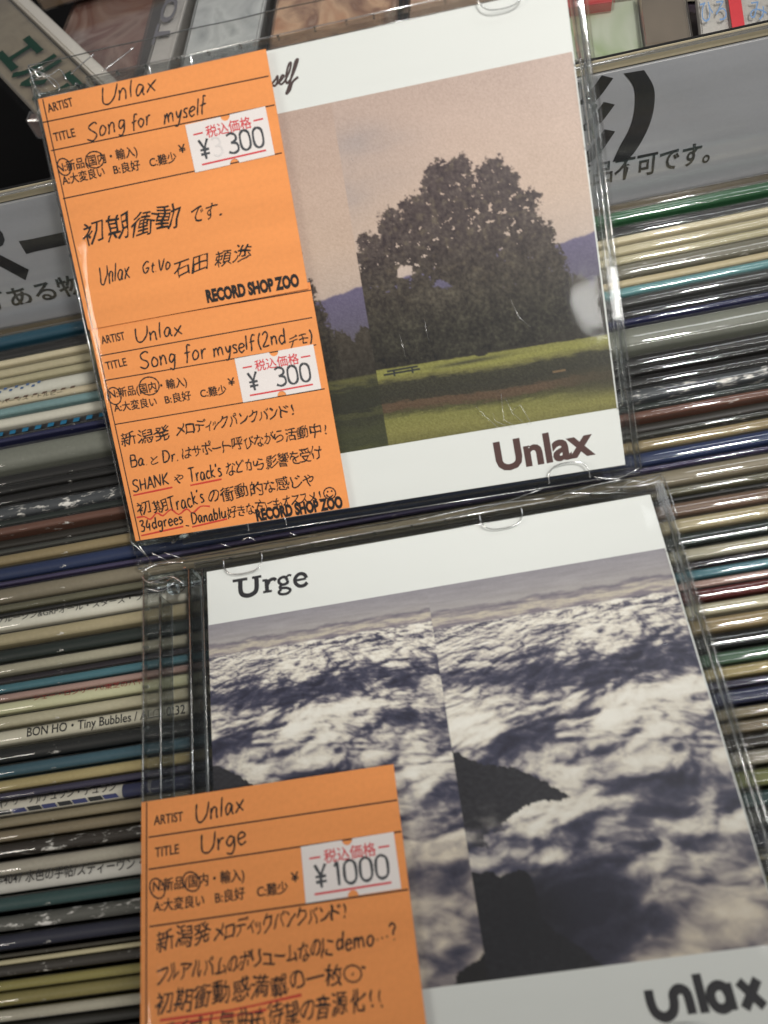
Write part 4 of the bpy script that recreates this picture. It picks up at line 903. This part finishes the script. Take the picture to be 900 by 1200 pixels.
# script "Song for myself" (only self shows)
def script(ox, oy, s): 
    L_ = []
    sl = lambda P: [(ox+(x+.35*y)*s, oy+y*s) for x, y in P]
    L_.append((sl([(-.3, .1), (.1, .5), (.25, .75), (.3, .3), (.15, .0), (-.1, .08)]), .55))
    L_.append((sl([(.2, .05), (.6, .3), (.85, .62), (.65, .7), (.5, .25), (.7, .0), (1.0, .2)]), .5))
    L_.append((sl([(1.0, .2), (1.3, .9), (1.35, 1.55), (1.15, 1.45), (1.05, .6), (1.2, .0), (1.5, .2)]), .55))
    L_.append((sl([(1.5, .2), (1.8, 1.0), (1.95, 1.7), (1.75, 1.6), (1.6, .7), (1.45, -.3), (1.3, -.85), (1.6, -.6), (1.75, .0), (2.2, .3)]), .6))
    return L_
sec('cover_lettering', script(45.2, -8.6, 2.9), paper('dark_script', S_(70, 52, 50), .5), bu)
# slab lettered "Urge"
def slab(ox, oy, s):
    A = lambda P: [(ox+x*s, oy+y*s) for x, y in P]
    w = s
    return [(A([(-.35, 1.28), (.75, 1.28)]), .22*w), (A([(.22, 1.25), (.2, .5), (.35, .12), (.8, -.02), (1.25, .15), (1.4, .5), (1.42, 1.25)]), .34*w), (A([(1.1, 1.28), (1.8, 1.28)]), .2*w),
            (A([(1.85, .92), (2.2, .92)]), .18*w), (A([(2.15, .95), (2.15, .04)]), .3*w), (A([(1.85, .03), (2.5, .03)]), .18*w), (A([(2.2, .55), (2.4, .85), (2.7, .92), (2.85, .78)]), .26*w),
            (A([(3.7, .62), (3.5, .92), (3.15, .85), (3.05, .6), (3.3, .36), (3.65, .42), (3.7, .62)]), .22*w), (A([(3.6, .85), (3.8, 1.0), (4.0, .95)]), .16*w), (A([(3.25, .38), (3.1, .15), (3.6, .06), (3.85, -.14), (3.6, -.36), (3.15, -.34), (3.0, -.16), (3.2, .02)]), .2*w),
            (A([(4.25, .5), (5.05, .52)]), .18*w), (A([(5.08, .55), (4.95, .85), (4.6, .95), (4.28, .7), (4.25, .35), (4.5, .05), (4.85, .02), (5.12, .2)]), .27*w)]
sec('cover_lettering', slab(8.6, -8.9, 3.75), BLKP, bl)
# geometric "Unlax" on the lower cover
def geo(ox, oy, s):
    A = lambda P: [(ox+x*s, oy+y*s) for x, y in P]
    w = .34*s
    return [(A([(0, .92), (0, .45), (.12, .14), (.42, 0), (.72, .14), (.84, .45), (.86, .66), (1.02, .82), (1.22, .82), (1.38, .64), (1.4, .0)]), w), (A([(1.86, 1.25), (1.86, -.02)]), w),
            (A([(2.86, .42), (2.74, .72), (2.5, .8), (2.26, .66), (2.2, .4), (2.3, .14), (2.52, .04), (2.78, .14), (2.86, .42)]), w), (A([(2.9, .84), (2.92, -.04)]), w*.8),
            (A([(3.3, .84), (4.0, -.04)]), w), (A([(4.0, .84), (3.3, -.04)]), w)]
sec('cover_lettering', geo(91.5, -115.0, 5.5), BLKP, bl)

# ---------------------------------------------------------------- orange price cards
def card(parent_m, x0, x1, ytop, ybot, z, label, key, curl=0.):
    m = parent_m @ Matrix.Translation(Vector((0, 0, z))*MM)
    o = empty('price_card', m, label, 'price card', 'orange shop price cards')
    V = []; F = []; nx, ny = 24, 16
    for side in (0, 1):
        for j in range(ny+1):
            for i in range(nx+1):
                x = x0+(x1-x0)*i/nx; y = ytop+(ybot-ytop)*j/ny
                V.append((x, y, -.3*side))
    N_ = (nx+1)*(ny+1)
    for j in range(ny):
        for i in range(nx):
            a = j*(nx+1)+i; F.append((a, a+nx+1, a+nx+2, a+1)); F.append((N_+a, N_+a+1, N_+a+nx+2, N_+a+nx+1))
    for i in range(nx):
        F.append((i, i+1, N_+i+1, N_+i)); a = ny*(nx+1)+i; F.append((a+1, a, N_+a, N_+a+1))
    for j in range(ny):
        a = j*(nx+1); F.append((a+nx+1, a, N_+a, N_+a+nx+1)); a += nx; F.append((a, a+nx+1, N_+a+nx+1, N_+a))
    frompy('card', V, F, ORANGE, o)
    zt = .03
    V, F = strokes_geo([[Vector((x0+1.3, ytop-(.2 if key != 2 else 3.2), 0)), Vector((x0+1.3, (ytop+ybot)/2, 0)), Vector((x0+1.3, ybot+.1, 0))]], .3, zt, taper=False, vary=0)
    frompy('margin_line', V, F, PRN, o)
    for r, pts, w, c in LINES:
        if r != key: continue
        mat = {'print': PRN, 'ink': INK, 'red': RED}[c]
        P = smooth_path(pts, 3) if len(pts) > 2 else smooth_path([pts[0], ((pts[0][0]+pts[1][0])/2, (pts[0][1]+pts[1][1])/2), pts[1]], 1)
        P = [Vector((min(max(p.x, x0+.02), x1-.02), min(max(p.y, ybot+.02), ytop-.02), 0)) for p in P if p.y > ybot-8]
        if len(P) < 2: continue
        V, F = strokes_geo([P], w*(1.35 if c == 'print' else 1.1), zt, taper=False, vary=.0 if c == 'print' else .2)
        frompy({'print': 'ruled_line', 'ink': 'pen_mark', 'red': 'red_underline'}[c], V, F, mat, o)
    for r, txt, a, b, c, d, h, st in TEXTS:
        if r != key or b < ybot-3: continue
        if st == 'print': put_text('printed_text', txt, (a, b), (c, d), h*1.06, PRN, o, zt+.01, .0, fat=.09, caph=.70 if txt.isascii() else .90)
        elif st == 'heavy': put_text('shop_name', txt, (a, b), (c, d), h*1.05, PRN, o, zt+.012, .062)
        elif st == 'jp': put_text('handwriting', txt, (a, b), (c, d), h, INK, o, zt+.014, .0, fat=.05 if r == 1 else .07, jitter=.13 if r == 1 else .10, slant=.3 if r == 1 else .1)
        else: write('handwriting', txt, (a, b), (c, d), h, .40 if r == 1 else .44, INK, o, zt+.01, slant=.3 if r == 1 else .1, jit=.075 if r == 1 else .05)
    for r, q in STICKERS:
        if r != key: continue
        price = {1: '¥ 300', 2: '¥ 300', 3: '¥1000'}[r]
        (ax, ay), (bx, by), (cx, cy_), (dx, dy) = q
        w = (math.hypot(bx-ax, by-ay)+math.hypot(cx-dx, cy_-dy))/2; h = (math.hypot(dx-ax, dy-ay)+math.hypot(cx-bx, cy_-by))/2
        an = math.atan2(cy_-dy, cx-dx)*.5+math.atan2(by-ay, bx-ax)*.5
        mx, my = (ax+bx+cx+dx)/4, (ay+by+cy_+dy)/4
        s = bpy.data.objects.new('price_sticker', None); C.objects.link(s); s.parent = o; s.location = (mx*MM, my*MM, .00006); s.rotation_euler.z = an
        # sticker outline with the two half-round notches
        P = []
        def arcn(cx, cy, sgn, r_=1.25):
            return [(cx+r_*math.cos(t)*sgn*-1, cy+r_*math.sin(t)*-sgn) for t in [math.pi*k/8 for k in range(9)]]
        top = [(-w/2, h/2)]+[(x, y) for x, y in arcn(0, h/2, 1)]+[(w/2, h/2)]
        bot = [(w/2, -h/2)]+[(x, y) for x, y in arcn(0, -h/2, -1)]+[(-w/2, -h/2)]
        P = top+bot
        bm = bmesh.new(); vs_ = [bm.verts.new((x*MM, y*MM, .0001)) for x, y in P]; f = bm.faces.new(vs_)
        if f.normal.z < 0: f.normal_flip()
        r_ = bmesh.ops.extrude_face_region(bm, geom=[f]); 
        for v in r_['geom']:
            if isinstance(v, bmesh.types.BMVert): v.co.z -= .0001
        bmesh.ops.triangulate(bm, faces=bm.faces[:]); bmesh.ops.recalc_face_normals(bm, faces=bm.faces[:])
        me = bpy.data.meshes.new('sticker_paper'); bm.to_mesh(me); bm.free(); link('sticker_paper', me, STICK, s)
        put_text('sticker_print', '税込価格', (-5.8, h/2-4.1), (6.4, h/2-4.1), 2.6, REDPRN, s, .13, .012, caph=.82)
        boxes('sticker_rule', [((-9.2, h/2-3.0, .1), (-6.6, h/2-2.6, .125)), ((7.0, h/2-3.0, .1), (9.6, h/2-2.6, .125)), ((-w/2+2.2, -h/2+1.3, .1), (w/2-2, -h/2+1.75, .125))], REDPRN, s)
        write('price_stamp', price, (-8.4 if len(price) == 5 else -9, -h/2+2.6), (9.4, -h/2+2.6), 4.9, .62, STAMP, s, .12, font=HW2, slant=0, jit=.012, smooth=3, taper=False)
        if r == 1: write('faint_stamp', '3', (-5, -h/2+2.9), (-2, -h/2+2.9), 4.6, .5, paper('faint_ink', S_(211, 205, 202), .6), s, .118, font=HW2, slant=0)
    return o
c1 = card(MU, -16.4, 45.2, -.4, -60.2, 2.15, 'topmost orange card, with sparse loose handwriting and a ¥300 sticker', 1)
c2 = card(MU, -16.2, 45.8, -58.6, -119.6, 1.72, 'middle orange card, densely handwritten with a smiley and a ¥300 sticker', 2)
c3 = card(ML, -17.6, 44.9, -58.0, -118.5, 1.72, 'orange card with a ¥1000 sticker on the lower jewel case', 3)

# ---------------------------------------------------------------- clear sleeves round the cases
def sleeve(mat4, label, ytop, ybot, seed, creases):
    o = empty('plastic_sleeve', mat4, label, 'plastic sleeve')
    rnd = random.Random(seed)
    x0, x1 = -18.4, 125.6; zt, zb = 3.0, -9.6; r = 1.6; RL_ = 6.0
    prof = []
    nx = 46
    for k in range(nx+1): prof.append((x0+RL_+(x1-x0-r-RL_)*k/nx, zt, 0))
    for k in range(1, 7): a = math.pi/2*(1-k/6); prof.append((x1-r+r*math.cos(a), zt-r+r*math.sin(a), 0))
    for k in range(1, 5): prof.append((x1+.2*math.sin(k), zt-r+(zb-zt+2*r)*k/5, 0))
    for k in range(7): a = -math.pi/2*k/6; prof.append((x1-r+r*math.cos(a), zb+r+r*math.sin(a), 0))
    for k in range(1, 9): prof.append((x1-r-(x1-x0-2*r)*k/9, zb, 0))
    for k in range(7): a = -math.pi/2-math.pi/2*k/6; prof.append((x0+r+r*math.cos(a), zb+r+r*math.sin(a), 0))
    for k in range(1, 5): prof.append((x0+.2*math.sin(k*2), zb+r+(zt-zb-3.0-r)*k/5, 0))
    for k in range(15): a = math.pi-math.pi/2*k/14; prof.append((x0+RL_+RL_*math.cos(a), zt-3.0+3.0*math.sin(a), 0))
    prof.pop()
    m = len(prof); ny = 110; V = []; F = []
    ycaseT, ycaseB = 3.2, -123.4
    cr = [(rnd.uniform(-15, 122), rnd.uniform(-120, 0), rnd.uniform(0, 3.14), rnd.uniform(4, 16)) for _ in range(10)]
    for j in range(ny+1):
        y = ytop+(ybot-ytop)*j/ny
        pin = 0.
        if y > ycaseT: pin = min(1, (y-ycaseT)/max(ytop-ycaseT, .1))
        if y < ycaseB: pin = min(1, (ycaseB-y)/max(ycaseB-ybot, .1))
        pin = pin**.8
        for (x, z, _) in prof:
            zz = z
            el = math.exp(-((x-x0)/5)**2); zz += el*.05*math.sin(y*.22+seed)*(z > 0)
            if x0+RL_-.1 < x < x1-r and z > 0:
                zz += .16*math.sin(x*.09+seed)*math.sin(y*.07+seed*2)+.07*math.sin(x*.31+y*.12+seed)
                for (cx, cy_, ca, cl) in cr:
                    dx, dy = x-cx, y-cy_; u = dx*math.cos(ca)+dy*math.sin(ca); v = -dx*math.sin(ca)+dy*math.cos(ca)
                    zz += .35*math.exp(-(u/cl)**2-(v/1.4)**2)
            cz = -1.0
            # corners buckle where the flat seam meets the thick case
            wr = 0
            if pin > 0:
                wr = pin*(1-pin)*3.4*(math.sin(x*1.7+y*2.1+seed)+.8*math.sin(x*.7-y*1.3)+.6*math.sin(x*3.1+y))*(1.6*math.exp(-((x-x0)/14)**2)+1.6*math.exp(-((x-x1)/14)**2)+.28)
            zz = zz*(1-pin)+cz*pin+wr+(.25 if z > 0 else -.25)*pin*.2
            xx = x
            V.append((xx, y, zz))
    for j in range(ny):
        for k in range(m): F.append((j*m+k, j*m+(k+1) % m, (j+1)*m+(k+1) % m, (j+1)*m+k))
    frompy('film', V, F, FILM, o, smooth=True)
    # welded seams
    tubes('seam', [[(x0+(x1-x0)*k/30, ybot, -1.0+.15*math.sin(k*1.7+seed)) for k in range(31)]], .16, EDGE, o)
    tubes('seam', [[(x0+(x1-x0)*k/30, ytop, -1.0+.2*math.sin(k*1.3+seed)) for k in range(31)]], .16, EDGE, o)
    for P in creases: tubes('crease', [smooth_path(P, 3)], .13, GLINT, o, n=5)
    return o
sleeve(MU, 'clear plastic sleeve around the upper jewel case with the tree cover', 9.4, -128.2, 2,
   [[(-17.5, -119, 2.6), (-14, -124.5, 1.6)], [(-15, -121, 2.8), (-13.5, -127, 0)], [(-12, -123.6, 2.4), (-8, -127.5, .2)], [(-8.5, -124, 2.2), (-3, -127.6, .2)], [(112, -121.5, 2.8), (118, -123, 2.2), (124, -121, 2.4)], [(70, -127, .6), (84, -125.5, 1.4), (98, -122.6, 2.6)],
    [(-17.8, 8.5, 0), (-14, 5.5, .8), (-11, 1.5, 2)], [(-17, 6, .6), (-12.5, 5, 1.1), (-9.5, 6.2, .6), (-8, 3, 1.5)], [(2, 2.8, 2), (7, 5.6, .6), (11, 7.6, .2)], [(-18, 9, 0), (-17.2, 4, .6), (-15.8, .2, 1.8)], [(-16, 7.6, 0), (-11, 3.4, .9), (-10.2, .4, 2.3)], [(-7, 4.5, .4), (-4, 6.2, .2), (0, 8.2, 0)],
    [(8, -124, 2), (10.5, -125.6, 1.2)], [(14, -124.2, 1.8), (16.4, -123.4, 2.2), (18, -125, 1.4)], [(28, -124, 2), (30, -125.5, 1.2)], [(104, -124.8, 1.7), (112, -126.2, .8), (122, -127.8, .1)], [(100, -126, 1), (110, -124, 2), (120, -123.4, 2.2)], [(116, -128, 0), (121, -124.6, 1.6), (125, -125, .9)]])
sleeve(ML, 'clear plastic sleeve around the lower jewel case with the cloud cover', 5.6, -131, 5,
   [[(118, 2.4, 2.6), (123, 3.6, 1.6), (125, 5.4, .2)], [(-17.5, 2.4, 2.4), (-13, 4.6, .9), (-6, 3.2, 1.8)], [(60, 3.4, 2), (78, 4.6, .9), (94, 3.2, 2)], [(-17.8, 1.2, 2.6), (-15, -1.5, 2.9), (-9, -.8, 3.0), (-5.6, -3.6, 3.0)], [(-16, -3, 3), (-11.5, -4.6, 3.0), (-8, -2.6, 3.0)], [(110, 3.2, 2), (119, 1.6, 2.9), (124.6, 2.8, 1.8)], [(124.9, 4.8, .3), (125.3, 1, 2), (125.4, -8, 2)]])
